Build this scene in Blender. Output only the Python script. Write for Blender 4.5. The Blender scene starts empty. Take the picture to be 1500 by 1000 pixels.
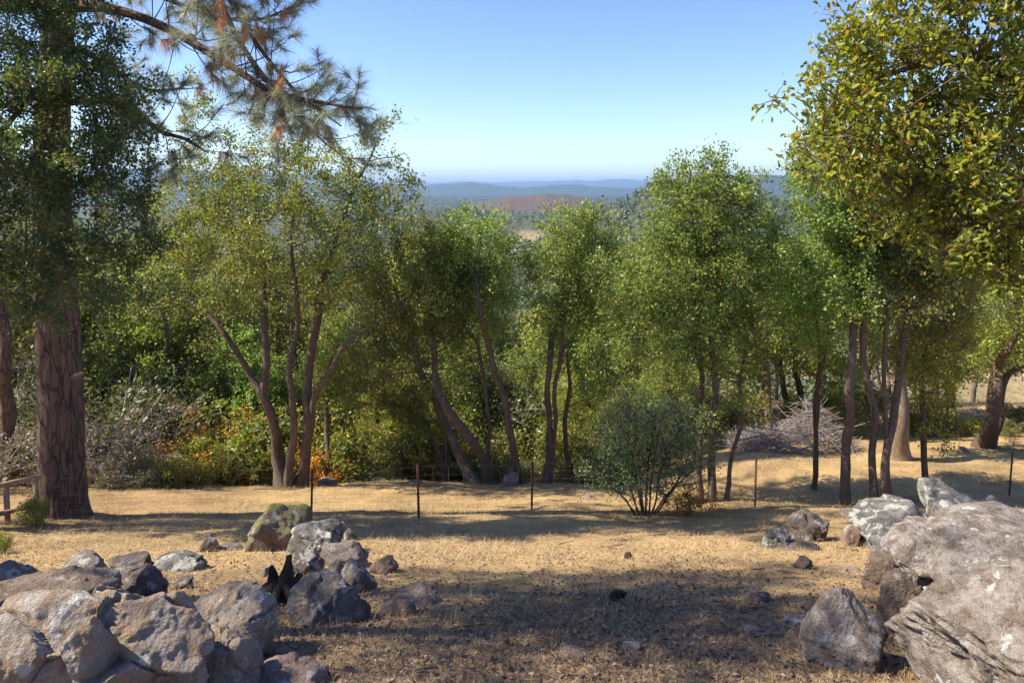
import bpy, bmesh, math
import numpy as np
from mathutils import Matrix, Vector

# ------------------------------------------------------------------ camera, world, sun, exposure
SC = bpy.context.scene
COL = SC.collection
PITCH = math.radians(4.0)
HORIZON = 275.0
SHIFT = (math.tan(PITCH) - (500 - HORIZON) / 1000.0) / 1.5
cam_data = bpy.data.cameras.new("camera")
cam_data.lens = 24.0
cam_data.sensor_width = 36.0
cam_data.shift_y = SHIFT
cam_data.clip_start = 0.05
cam_data.clip_end = 60000
cam = bpy.data.objects.new("camera", cam_data)
COL.objects.link(cam)
cam.rotation_euler = (math.pi / 2 - PITCH, 0, 0)
SC.camera = cam

SUN_EL = math.radians(47.0)
SUN_AZ = math.radians(-93.0)          # measured from the view direction, negative = to the left
sun_dir = Vector((math.sin(SUN_AZ) * math.cos(SUN_EL), math.cos(SUN_AZ) * math.cos(SUN_EL), math.sin(SUN_EL)))
world = bpy.data.worlds.new("World")
SC.world = world
world.use_nodes = True
wn = world.node_tree.nodes
wn.clear()
sky = wn.new("ShaderNodeTexSky")
sky.sky_type = 'NISHITA'
sky.sun_disc = False
sky.sun_elevation = SUN_EL
sky.sun_rotation = SUN_AZ
sky.altitude = 500
sky.air_density = 1.0
sky.dust_density = 0.3
sky.ozone_density = 3.0
bg = wn.new("ShaderNodeBackground")
bg.inputs[1].default_value = 0.084
wo = wn.new("ShaderNodeOutputWorld")
hsv = wn.new("ShaderNodeHueSaturation")
hsv.inputs["Saturation"].default_value = 1.15
hsv.inputs["Hue"].default_value = 0.516
world.node_tree.links.new(sky.outputs[0], hsv.inputs["Color"])
world.node_tree.links.new(hsv.outputs[0], bg.inputs[0])
world.node_tree.links.new(bg.outputs[0], wo.inputs[0])
sun = bpy.data.lights.new("sun", 'SUN')
sun.energy = 3.7
sun.angle = math.radians(0.53)
sun.color = (1.0, 0.91, 0.76)
sun_ob = bpy.data.objects.new("sun", sun)
COL.objects.link(sun_ob)
sun_ob.rotation_euler = sun_dir.to_track_quat('Z', 'Y').to_euler()
SC.view_settings.view_transform = 'Standard'
SC.view_settings.look = 'None'
SC.view_settings.gamma = 1.0
SC.view_settings.exposure = 1.52
SC.render.engine = 'CYCLES'
SC.cycles.max_bounces = 6
SC.cycles.diffuse_bounces = 4
SC.cycles.glossy_bounces = 2
SC.cycles.transmission_bounces = 4
SC.cycles.volume_bounces = 0
SC.cycles.caustics_reflective = False
SC.cycles.caustics_refractive = False
SC.cycles.use_denoising = True
SC.cycles.denoising_prefilter = 'NONE'

# ------------------------------------------------------------------ small maths kit
def ray(u, v):
    """direction through a pixel of the 1500 x 1000 photograph, scaled to unit depth"""
    a = (u - 750) / 1000.0
    b = ((500 - v) / 1500.0 + SHIFT) * 1.5
    x, y, z = a, math.cos(PITCH) + b * math.sin(PITCH), -math.sin(PITCH) + b * math.cos(PITCH)
    return np.array([x / y, 1.0, z / y])

def P(u, v, d):
    return ray(u, v) * d

def proj(p):
    cp, sp = math.cos(PITCH), math.sin(PITCH)
    f = p[:, 1] * cp - p[:, 2] * sp; up = p[:, 1] * sp + p[:, 2] * cp
    return 750 + 1000 * p[:, 0] / f, 500 - 1000 * up / f + 1500 * SHIFT

def _hash(ix, iy, iz, seed):
    h = (ix.astype(np.int64) * 374761393 + iy.astype(np.int64) * 668265263 + iz.astype(np.int64) * 1274126177 + seed * 974711) & 0xFFFFFFFF
    h = ((h ^ (h >> 13)) * 1103515245) & 0xFFFFFFFF
    h = ((h ^ (h >> 16)) * 2246822519) & 0xFFFFFFFF
    h = h ^ (h >> 15)
    return (h & 0xFFFFFF) / float(0x800000) - 1.0

def noise(p, seed=0):
    p = np.asarray(p, float)
    i = np.floor(p).astype(np.int64)
    f = p - i
    f = f * f * f * (f * (f * 6 - 15) + 10)
    r = 0
    for dx in (0, 1):
        wx = f[:, 0] if dx else 1 - f[:, 0]
        for dy in (0, 1):
            wy = f[:, 1] if dy else 1 - f[:, 1]
            for dz in (0, 1):
                wz = f[:, 2] if dz else 1 - f[:, 2]
                r = r + wx * wy * wz * _hash(i[:, 0] + dx, i[:, 1] + dy, i[:, 2] + dz, seed)
    return r

def fbm(p, octaves=4, seed=0, gain=0.5):
    a, s, r = 1.0, 0.0, 0
    p = np.asarray(p, float)
    for k in range(octaves):
        r = r + a * noise(p, seed + k)
        s += a
        a *= gain
        p = p * 2.03 + 17.1
    return r / s

def sstep(x, a, b):
    t = np.clip((x - a) / (b - a), 0, 1)
    return t * t * (3 - 2 * t)

def n2(x, y, f, seed, octaves=3):
    return fbm(np.stack([x * f, y * f, np.zeros_like(x) + 0.37], 1), octaves, seed)

# ------------------------------------------------------------------ terrain height
_PD = np.array([-40, -6, 0, 2, 4, 5.5, 7, 9, 12, 14, 16, 18, 19.5, 21.5, 25, 35, 60, 120, 250])
_PG = np.array([3, -1.4, -1.9, -2.35, -3.04, -3.58, -4.17, -4.88, -6.0, -6.69, -7.31, -7.98, -8.7, -9.8, -11.5, -16, -25, -42, -58])
_RD = np.array([14, 17, 20, 22, 26, 35, 60, 120, 250])
_RG = np.array([-6.66, -6.98, -7.76, -8.4, -9.5, -11.5, -19, -40, -58])
_TD = np.linspace(-40, 250, 2901)
def _smooth(a):
    k = np.hanning(13); k /= k.sum()
    return np.convolve(np.pad(a, 6, mode='edge'), k, mode='valid')
_TG = _smooth(np.interp(_TD, _PD, _PG))
_TR = _smooth(np.interp(_TD, np.concatenate([_PD[_PD < 14], _RD]), np.concatenate([_PG[_PD < 14], _RG])))

def ridge(r, u, R, W, us, vs, base, seed, rough):
    top = (HORIZON - np.interp(u, us, vs)) / 1000.0 * R
    top = top + rough * fbm(np.stack([u * 0.022, r * 0 + seed, r * 0.0007], 1), 5, seed, 0.62)
    return base + (top - base) * np.exp(-((r - R) / W) ** 2)

def far_height(r, u):
    h = np.interp(r, [60, 120, 250, 600, 900, 1400, 2600, 5000, 20000], [-25, -42, -58, -62, -61, -66, -110, -150, -160])
    h = h + np.clip(r / 500, 0, 6) * 4 * fbm(np.stack([r * 0.004, u * 0.011, r * 0], 1), 3, 5)
    L = [ridge(r, u, 2000, 430, [560, 660, 700, 745, 800, 850, 890, 960, 1100], [350, 312, 297, 287, 285, 288, 297, 318, 350], -95, 3, 9),
         ridge(r, u, 1000, 300, [780, 850, 905, 945, 985, 1040, 1150, 1400], [360, 326, 301, 281, 274, 280, 305, 330], -75, 8, 5),
         ridge(r, u, 4000, 600, [-200, 300, 520, 610, 650, 720, 800, 1500], [262, 268, 276, 284, 296, 312, 330, 330], -150, 11, 26),
         ridge(r, u, 6500, 900, [-400, 200, 480, 560, 620, 690, 760, 830, 900, 950, 1500], [262, 250, 256, 270, 273, 268, 273, 270, 275, 274, 280], -150, 14, 40),
         ridge(r, u, 5200, 800, [800, 930, 1000, 1060, 1120, 1160, 1300, 2000], [330, 288, 272, 262, 258, 262, 255, 262], -150, 17, 34),
         ridge(r, u, 13000, 1700, [-600, 500, 640, 760, 850, 920, 1000, 2100], [268, 268, 267, 265, 263.5, 264, 267, 268], -160, 20, 50),
         ridge(r, u, 260, 90, [1080, 1180, 1230, 1300, 1500, 2500], [470, 360, 335, 330, 325, 320], -58, 23, 1)]
    for q in L:
        h = np.maximum(h, q)
    return h

def H(x, y):
    x = np.atleast_1d(np.asarray(x, float)); y = np.atleast_1d(np.asarray(y, float))
    a = np.interp(y, _TD, _TG); b = np.interp(y, _TD, _TR)
    s = sstep(x - 0.12 * (y - 14), 2.2, 6.2)
    g = a * (1 - s) + b * s
    amp = np.clip(np.hypot(x, y) / 10, 0.25, 1.4)
    g = g + amp * (0.085 * n2(x, y, 0.33, 1, 2) + 0.045 * n2(x, y, 1.3, 2, 3)) + 0.012 * n2(x, y, 6.0, 3, 2)
    r = np.hypot(x, y)
    t = sstep(r, 60, 130)
    if (t > 0).any():
        u = np.where(y > 0.05 * r, 750 + 1000 * x / np.maximum(y, 1e-3 + 0.05 * r), np.where(x > 0, 3000.0, -3000.0))
        u = np.clip(u, -3000, 3000)
        g = g * (1 - t) + far_height(r, u) * t
    return g

def H1(x, y):
    return float(H(x, y)[0])

_SD = np.concatenate([np.linspace(1.5, 30, 2400), np.geomspace(30.1, 3000, 900)])
def hit(u, v):
    """where the line of sight through a pixel meets the ground"""
    k = ray(u, v)
    z = H(k[0] * _SD, _SD)
    i = int(np.argmax(z > k[2] * _SD))
    if i == 0:
        i = 1500
    d = _SD[i]
    return np.array([k[0] * d, d, z[i]])

# ------------------------------------------------------------------ mesh and object helpers
def mesh_from(name, verts, faces, smooth=False, attr=None):
    me = bpy.data.meshes.new(name)
    verts = np.asarray(verts, np.float32)
    me.vertices.add(len(verts))
    me.vertices.foreach_set("co", verts.ravel())
    faces = [np.asarray(f, np.int32) for f in faces if len(f)]
    nl = sum(f.size for f in faces); npoly = sum(len(f) for f in faces)
    me.loops.add(nl); me.polygons.add(npoly)
    me.loops.foreach_set("vertex_index", np.concatenate([f.ravel() for f in faces]))
    tot = np.concatenate([np.full(len(f), f.shape[1], np.int32) for f in faces])
    st = np.concatenate([[0], np.cumsum(tot)[:-1]]).astype(np.int32)
    me.polygons.foreach_set("loop_start", st)
    if smooth:
        me.polygons.foreach_set("use_smooth", np.ones(npoly, bool))
    if attr:
        for k, a in attr.items():
            a = np.asarray(a, np.float32)
            if a.ndim == 1:
                at = me.attributes.new(k, 'FLOAT', 'POINT'); at.data.foreach_set("value", a)
            else:
                at = me.attributes.new(k, 'FLOAT_COLOR', 'POINT'); at.data.foreach_set("color", a.ravel())
    me.update(calc_edges=True)
    return me

def obj(name, me, mat=None, parent=None, loc=None):
    o = bpy.data.objects.new(name, me)
    COL.objects.link(o)
    if mat is not None and me is not None and len(me.materials) == 0:
        me.materials.append(mat)
    if parent is not None:
        o.parent = parent
    if loc is not None:
        o.location = loc
    return o

def tag(o, label, cat, group=None):
    o["label"] = label; o["category"] = cat
    if group:
        o["group"] = group
    return o

def thing(name, loc, label, cat, group=None):
    return tag(obj(name, None, loc=loc), label, cat, group)

class Soup:
    def __init__(self):
        self.v = []; self.f = {}; self.n = 0; self.a = []
    def add(self, v, faces, a=None):
        v = np.asarray(v, float)
        self.v.append(v)
        self.a.append(np.zeros(len(v)) if a is None else np.broadcast_to(np.asarray(a, float), (len(v),)))
        for f in faces:
            f = np.asarray(f)
            self.f.setdefault(f.shape[1], []).append(f + self.n)
        self.n += len(v)
    def mesh(self, name, origin=(0, 0, 0), smooth=False):
        v = np.concatenate(self.v) - np.asarray(origin)
        return mesh_from(name, v, [np.concatenate(q) for q in self.f.values()], smooth, {"rnd": np.concatenate(self.a)})

def norm(a):
    return a / np.maximum(np.linalg.norm(a, axis=-1, keepdims=True), 1e-9)

def tube(soup, pts, rad, k=8, rough=0.0, seed=0, a=0.0, cap=True):
    pts = np.asarray(pts, float); rad = np.asarray(rad, float)
    n = len(pts)
    t = np.gradient(pts, axis=0); t = norm(t)
    ref = np.array([0.31, 0.95, 0.11]) if abs(t[:, 2]).mean() > 0.5 else np.array([0.05, 0.1, 0.99])
    s = norm(np.cross(t, ref)); w = np.cross(t, s)
    ang = np.arange(k) * 2 * np.pi / k
    c, sn = np.cos(ang), np.sin(ang)
    rr = np.repeat(rad[:, None], k, 1)
    if rough:
        q = np.stack([np.repeat(c[None] * 1.7, n, 0), np.repeat(sn[None] * 1.7, n, 0), np.repeat((np.arange(n) * 0.55)[:, None], k, 1)], 2).reshape(-1, 3)
        rr = rr * (1 + rough * fbm(q, 2, seed).reshape(n, k))
    v = pts[:, None] + s[:, None] * (c[None, :, None] * rr[..., None]) + w[:, None] * (sn[None, :, None] * rr[..., None])
    i = np.arange(n - 1)[:, None] * k; j = np.arange(k)[None]
    f = np.stack([i + j, i + (j + 1) % k, i + k + (j + 1) % k, i + k + j], 2).reshape(-1, 4)
    v = v.reshape(-1, 3)
    fs = [f]
    if cap:
        v = np.concatenate([v, pts[-1:] + t[-1:] * rad[-1] * 0.5])
        e = (n - 1) * k
        fs.append(np.stack([e + np.arange(k), e + (np.arange(k) + 1) % k, np.full(k, n * k)], 1))
    soup.add(v, fs, a)

def spline(pts, step=0.2):
    pts = np.asarray(pts, float)
    if len(pts) == 2:
        pts = np.stack([pts[0], pts.mean(0), pts[1]])
    q = np.concatenate([2 * pts[:1] - pts[1:2], pts, 2 * pts[-1:] - pts[-2:-1]])
    out = []
    for i in range(1, len(q) - 2):
        m = max(2, int(np.linalg.norm(q[i + 1, :3] - q[i, :3]) / step))
        t = (np.arange(m) / m)[:, None]
        out.append(0.5 * (2 * q[i] + (q[i + 1] - q[i - 1]) * t + (2 * q[i - 1] - 5 * q[i] + 4 * q[i + 1] - q[i + 2]) * t ** 2
                          + (3 * q[i] - q[i - 1] - 3 * q[i + 1] + q[i + 2]) * t ** 3))
    out.append(q[-2][None])
    return np.concatenate(out)

# ------------------------------------------------------------------ materials
def new_mat(name):
    m = bpy.data.materials.new(name); m.use_nodes = True
    m.node_tree.nodes.clear()
    return m, m.node_tree.nodes, m.node_tree.links

def ramp(nodes, stops, interp='LINEAR'):
    r = nodes.new("ShaderNodeValToRGB")
    r.color_ramp.interpolation = interp
    e = r.color_ramp.elements
    while len(e) < len(stops):
        e.new(0.5)
    for k, (p, c) in enumerate(stops):
        e[k].position = p
        e[k].color = (c[0], c[1], c[2], 1)
    return r

def tex_noise(nodes, links, vec, scale, detail=4, rough=0.55, dim='3D'):
    t = nodes.new("ShaderNodeTexNoise")
    t.inputs["Scale"].default_value = scale
    t.inputs["Detail"].default_value = detail
    t.inputs["Roughness"].default_value = rough
    if vec is not None:
        links.new(vec, t.inputs["Vector"])
    return t

def mixc(nodes, links, fac, a, b, mode='MIX'):
    m = nodes.new("ShaderNodeMix"); m.data_type = 'RGBA'; m.blend_type = mode
    for s, val in ((m.inputs[0], fac), (m.inputs[6], a), (m.inputs[7], b)):
        if hasattr(val, "is_linked"):
            links.new(val, s)
        elif isinstance(val, (int, float)):
            s.default_value = val
        else:
            s.default_value = (val[0], val[1], val[2], 1)
    return m.outputs[2]

def leaf_mat(name, stops, trans=0.35, rough=0.42, tint=(1.25, 1.15, 0.45)):
    trans += 0.10
    stops = [(p, tuple(2.3 * x for x in c)) for p, c in stops]
    m, N, L = new_mat(name)
    at = N.new("ShaderNodeAttribute"); at.attribute_name = "rnd"
    r = ramp(N, stops); L.new(at.outputs["Fac"], r.inputs[0])
    oi = N.new("ShaderNodeObjectInfo")
    hs = N.new("ShaderNodeHueSaturation")
    mr = N.new("ShaderNodeMapRange"); mr.inputs[3].default_value = 0.8; mr.inputs[4].default_value = 1.2
    L.new(oi.outputs["Random"], mr.inputs[0]); L.new(mr.outputs[0], hs.inputs["Value"])
    mh = N.new("ShaderNodeMapRange"); mh.inputs[3].default_value = 0.485; mh.inputs[4].default_value = 0.51
    L.new(oi.outputs["Random"], mh.inputs[0]); L.new(mh.outputs[0], hs.inputs["Hue"])
    L.new(r.outputs[0], hs.inputs["Color"])
    p = N.new("ShaderNodeBsdfPrincipled")
    L.new(hs.outputs[0], p.inputs["Base Color"]); p.inputs["Roughness"].default_value = rough
    p.inputs["Specular IOR Level"].default_value = 0.45
    t = N.new("ShaderNodeBsdfTranslucent")
    tc = mixc(N, L, 1.0, hs.outputs[0], tint, 'MULTIPLY'); L.new(tc, t.inputs["Color"])
    mx = N.new("ShaderNodeMixShader"); mx.inputs[0].default_value = trans
    L.new(p.outputs[0], mx.inputs[1]); L.new(t.outputs[0], mx.inputs[2])
    o = N.new("ShaderNodeOutputMaterial"); L.new(mx.outputs[0], o.inputs[0])
    return m

def bark_mat(name, dark, light, scale=9.0, stretch=0.18, bump=0.6, rough=0.95):
    m, N, L = new_mat(name)
    tc = N.new("ShaderNodeTexCoord")
    mp = N.new("ShaderNodeMapping"); mp.inputs["Scale"].default_value = (1, 1, stretch)
    L.new(tc.outputs["Object"], mp.inputs[0])
    a = tex_noise(N, L, mp.outputs[0], scale, 6, 0.65)
    b = tex_noise(N, L, tc.outputs["Object"], 2.2, 3)
    vo = N.new("ShaderNodeTexVoronoi"); vo.feature = 'DISTANCE_TO_EDGE'; vo.inputs["Scale"].default_value = scale * 1.6
    wv = mixc(N, L, 0.18, mp.outputs[0], a.outputs["Color"])
    L.new(wv, vo.inputs["Vector"])
    r = ramp(N, [(0.3, dark), (0.72, light)]); L.new(a.outputs[0], r.inputs[0])
    c = mixc(N, L, b.outputs[0], r.outputs[0], tuple(0.62 * x for x in light))
    vr = ramp(N, [(0.0, (0.4, 0.4, 0.4)), (0.08, (1, 1, 1))]); L.new(vo.outputs[0], vr.inputs[0])
    c2 = mixc(N, L, 0.5, c, vr.outputs[0], 'MULTIPLY')
    p = N.new("ShaderNodeBsdfPrincipled"); p.inputs["Roughness"].default_value = rough
    p.inputs["Specular IOR Level"].default_value = 0.15
    L.new(c2, p.inputs["Base Color"])
    ad = N.new("ShaderNodeMath"); ad.operation = 'MULTIPLY_ADD'; ad.inputs[1].default_value = 1.0
    L.new(vr.outputs[0], ad.inputs[0]); L.new(a.outputs[0], ad.inputs[2])
    bp = N.new("ShaderNodeBump"); bp.inputs["Strength"].default_value = bump; bp.inputs["Distance"].default_value = 0.03
    L.new(ad.outputs[0], bp.inputs["Height"]); L.new(bp.outputs[0], p.inputs["Normal"])
    o = N.new("ShaderNodeOutputMaterial"); L.new(p.outputs[0], o.inputs[0])
    return m

def rock_mat(name, c0, c1, stain, lichen, lich_amt=0.5, moss=None, dark_amt=0.4, scale=1.0):
    m, N, L = new_mat(name)
    tc = N.new("ShaderNodeTexCoord"); oi = N.new("ShaderNodeObjectInfo")
    va = N.new("ShaderNodeVectorMath"); va.operation = 'MULTIPLY_ADD'
    cb = N.new("ShaderNodeCombineXYZ")
    ml = N.new("ShaderNodeMath"); ml.operation = 'MULTIPLY'; ml.inputs[1].default_value = 37.0
    L.new(oi.outputs["Random"], ml.inputs[0])
    for k in range(3):
        L.new(ml.outputs[0], cb.inputs[k])
    va.inputs[1].default_value = (scale, scale, scale)
    L.new(tc.outputs["Object"], va.inputs[0]); L.new(cb.outputs[0], va.inputs[2])
    V = va.outputs[0]
    big = tex_noise(N, L, V, 2.1, 5, 0.6)
    mid = tex_noise(N, L, V, 9, 6, 0.68)
    fine = tex_noise(N, L, V, 60, 5, 0.7)
    r1 = ramp(N, [(0.34, c0), (0.66, c1)]); L.new(big.outputs[0], r1.inputs[0])
    r2 = ramp(N, [(0.44, (0, 0, 0)), (0.60, (1, 1, 1))]); L.new(mid.outputs[0], r2.inputs[0])
    c = mixc(N, L, r2.outputs[0], r1.outputs[0], stain)
    rf = ramp(N, [(0.25, (0.55, 0.55, 0.55)), (0.75, (1.3, 1.3, 1.3))]); L.new(fine.outputs[0], rf.inputs[0])
    c = mixc(N, L, 0.8, c, rf.outputs[0], 'MULTIPLY')
    # dark weathered patches with a shape of their own
    dk = tex_noise(N, L, V, 4.3, 7, 0.72)
    rd = ramp(N, [(0.56, (0, 0, 0)), (0.64, (1, 1, 1))]); L.new(dk.outputs[0], rd.inputs[0])
    md = N.new("ShaderNodeMath"); md.operation = 'MULTIPLY'; md.inputs[1].default_value = dark_amt; L.new(rd.outputs[0], md.inputs[0])
    c = mixc(N, L, md.outputs[0], c, tuple(0.32 * x for x in c0))
    # lichen blotches
    vo = N.new("ShaderNodeTexNoise"); vo.inputs["Scale"].default_value = 6.5; vo.inputs["Detail"].default_value = 8; vo.inputs["Roughness"].default_value = 0.62
    vv = N.new("ShaderNodeVectorMath"); vv.operation = 'ADD'; vv.inputs[1].default_value = (13.1, 7.7, 3.3); L.new(V, vv.inputs[0]); L.new(vv.outputs[0], vo.inputs["Vector"])
    t0 = 0.63 - 0.15 * lich_amt
    rl = ramp(N, [(t0, (0, 0, 0)), (t0 + 0.05, (1, 1, 1))]); L.new(vo.outputs[0], rl.inputs[0])
    c = mixc(N, L, rl.outputs[0], c, lichen)
    if moss:
        ge = N.new("ShaderNodeNewGeometry"); sx = N.new("ShaderNodeSeparateXYZ"); L.new(ge.outputs["Normal"], sx.inputs[0])
        mo = tex_noise(N, L, V, 3.2, 6, 0.7)
        mm = N.new("ShaderNodeMath"); mm.operation = 'MULTIPLY'; L.new(sx.outputs[2], mm.inputs[0]); L.new(mo.outputs[0], mm.inputs[1])
        rm = ramp(N, [(0.30, (0, 0, 0)), (0.40, (1, 1, 1))]); L.new(mm.outputs[0], rm.inputs[0])
        c = mixc(N, L, rm.outputs[0], c, moss)
    p = N.new("ShaderNodeBsdfPrincipled"); p.inputs["Roughness"].default_value = 0.9; p.inputs["Specular IOR Level"].default_value = 0.25
    L.new(c, p.inputs["Base Color"])
    hh = N.new("ShaderNodeMath"); hh.operation = 'MULTIPLY_ADD'; hh.inputs[1].default_value = 0.35
    L.new(fine.outputs[0], hh.inputs[0]); L.new(mid.outputs[0], hh.inputs[2])
    bp = N.new("ShaderNodeBump"); bp.inputs["Strength"].default_value = 1.0; bp.inputs["Distance"].default_value = 0.07
    L.new(hh.outputs[0], bp.inputs["Height"]); L.new(bp.outputs[0], p.inputs["Normal"])
    o = N.new("ShaderNodeOutputMaterial"); L.new(p.outputs[0], o.inputs[0])
    return m

def plain_mat(name, c0, c1, scale=20, rough=0.8, metal=0.0):
    m, N, L = new_mat(name)
    tc = N.new("ShaderNodeTexCoord")
    t = tex_noise(N, L, tc.outputs["Object"], scale, 5, 0.6)
    r = ramp(N, [(0.35, c0), (0.65, c1)]); L.new(t.outputs[0], r.inputs[0])
    p = N.new("ShaderNodeBsdfPrincipled"); p.inputs["Roughness"].default_value = rough; p.inputs["Metallic"].default_value = metal
    L.new(r.outputs[0], p.inputs["Base Color"])
    o = N.new("ShaderNodeOutputMaterial"); L.new(p.outputs[0], o.inputs[0])
    return m

def scatter_mat(name, stops, trans=0.0, rough=0.8):
    m, N, L = new_mat(name)
    at = N.new("ShaderNodeAttribute"); at.attribute_name = "rnd"
    r = ramp(N, stops); L.new(at.outputs["Fac"], r.inputs[0])
    p = N.new("ShaderNodeBsdfPrincipled"); p.inputs["Roughness"].default_value = rough; p.inputs["Specular IOR Level"].default_value = 0.2
    L.new(r.outputs[0], p.inputs["Base Color"])
    o = N.new("ShaderNodeOutputMaterial")
    if trans:
        t = N.new("ShaderNodeBsdfTranslucent"); L.new(r.outputs[0], t.inputs[0])
        mx = N.new("ShaderNodeMixShader"); mx.inputs[0].default_value = trans
        L.new(p.outputs[0], mx.inputs[1]); L.new(t.outputs[0], mx.inputs[2]); L.new(mx.outputs[0], o.inputs[0])
    else:
        L.new(p.outputs[0], o.inputs[0])
    return m

def ground_mat():
    m, N, L = new_mat("ground_dry_grass")
    tc = N.new("ShaderNodeTexCoord")
    V = tc.outputs["Object"]
    at = N.new("ShaderNodeAttribute"); at.attribute_name = "soil"
    n1 = tex_noise(N, L, V, 0.8, 6, 0.62)
    n3 = tex_noise(N, L, V, 14, 6, 0.7)
    mp = N.new("ShaderNodeMapping"); mp.inputs["Scale"].default_value = (1.0, 2.2, 1.0); mp.inputs["Rotation"].default_value = (0, 0, 0.5)
    L.new(V, mp.inputs[0])
    n4 = tex_noise(N, L, mp.outputs[0], 70, 4, 0.75)
    r1 = ramp(N, [(0.36, (0.62, 0.62, 0.6)), (0.66, (1.18, 1.15, 1.08))]); L.new(n1.outputs[0], r1.inputs[0])
    r3 = ramp(N, [(0.3, (0.55, 0.5, 0.46)), (0.7, (1.25, 1.25, 1.25))]); L.new(n3.outputs[0], r3.inputs[0])
    r4 = ramp(N, [(0.3, (0.5, 0.46, 0.42)), (0.72, (1.3, 1.3, 1.3))]); L.new(n4.outputs[0], r4.inputs[0])
    c = mixc(N, L, 1.0, at.outputs["Color"], r1.outputs[0], 'MULTIPLY')
    c = mixc(N, L, 0.75, c, r3.outputs[0], 'MULTIPLY')
    c = mixc(N, L, 0.85, c, r4.outputs[0], 'MULTIPLY')
    p = N.new("ShaderNodeBsdfPrincipled"); p.inputs["Roughness"].default_value = 0.95; p.inputs["Specular IOR Level"].default_value = 0.1
    L.new(c, p.inputs["Base Color"])
    ad = N.new("ShaderNodeMath"); ad.operation = 'MULTIPLY_ADD'; ad.inputs[1].default_value = 0.4
    L.new(n4.outputs[0], ad.inputs[0]); L.new(n3.outputs[0], ad.inputs[2])
    bp = N.new("ShaderNodeBump"); bp.inputs["Strength"].default_value = 0.7; bp.inputs["Distance"].default_value = 0.05
    L.new(ad.outputs[0], bp.inputs["Height"]); L.new(bp.outputs[0], p.inputs["Normal"])
    o = N.new("ShaderNodeOutputMaterial"); L.new(p.outputs[0], o.inputs[0])
    return m

LEAF = {
    'olive': leaf_mat("leaf_olive", [(0.0, (0.036, 0.050, 0.016)), (0.45, (0.085, 0.102, 0.028)), (0.85, (0.150, 0.162, 0.042)), (1.0, (0.20, 0.13, 0.04))]),
    'bright': leaf_mat("leaf_bright", [(0.0, (0.045, 0.078, 0.020)), (0.45, (0.100, 0.145, 0.034)), (0.9, (0.170, 0.220, 0.055)), (1.0, (0.22, 0.17, 0.06))]),
    'dark': leaf_mat("leaf_dark", [(0.0, (0.022, 0.036, 0.018)), (0.5, (0.045, 0.070, 0.028)), (0.9, (0.085, 0.110, 0.034)), (1.0, (0.17, 0.11, 0.03))], 0.28),
    'blue': leaf_mat("leaf_blue_green", [(0.0, (0.05, 0.072, 0.036)), (0.5, (0.105, 0.138, 0.064)), (1.0, (0.18, 0.205, 0.095))], 0.3),
    'near': leaf_mat("leaf_near_oak", [(0.0, (0.050, 0.066, 0.014)), (0.4, (0.105, 0.125, 0.022)), (0.8, (0.170, 0.185, 0.030)), (0.96, (0.20, 0.185, 0.03)), (1.0, (0.27, 0.13, 0.04))], 0.42, 0.3, (1.3, 1.2, 0.35)),
    'grey': leaf_mat("leaf_grey_green", [(0.0, (0.035, 0.048, 0.024)), (0.5, (0.075, 0.090, 0.042)), (1.0, (0.13, 0.14, 0.060))], 0.3),
    'rust': leaf_mat("leaf_rust", [(0.0, (0.10, 0.075, 0.020)), (0.35, (0.15, 0.12, 0.030)), (0.6, (0.28, 0.12, 0.030)), (1.0, (0.36, 0.13, 0.035))], 0.35),
    'lime': leaf_mat("leaf_lime", [(0.0, (0.070, 0.095, 0.022)), (0.5, (0.140, 0.165, 0.038)), (0.88, (0.20, 0.21, 0.055)), (1.0, (0.28, 0.17, 0.05))], 0.38),
    'dry': leaf_mat("leaf_dry", [(0.0, (0.07, 0.060, 0.040)), (0.5, (0.12, 0.10, 0.060)), (1.0, (0.18, 0.145, 0.085))], 0.2),
    'needle': leaf_mat("pine_needle", [(0.0, (0.10, 0.118, 0.095)), (0.8, (0.20, 0.22, 0.17)), (0.9, (0.24, 0.14, 0.07)), (1.0, (0.28, 0.15, 0.07))], 0.35, 0.4, (1.1, 1.0, 0.7)),
}
BARK_OAK = bark_mat("bark_oak", (0.07, 0.052, 0.040), (0.27, 0.205, 0.158), 14, 0.35)
BARK_WARM = bark_mat("bark_warm", (0.075, 0.048, 0.032), (0.24, 0.165, 0.110), 14, 0.35)
BARK_PALE = bark_mat("bark_pale", (0.16, 0.12, 0.085), (0.40, 0.31, 0.23), 9, 0.45)
BARK_PINE = bark_mat("bark_pine", (0.06, 0.040, 0.030), (0.27, 0.185, 0.140), 7, 0.16, 1.0)
TWIG_GREY = bark_mat("twig_grey", (0.22, 0.18, 0.16), (0.50, 0.43, 0.39), 30, 0.5, 0.2)
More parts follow.
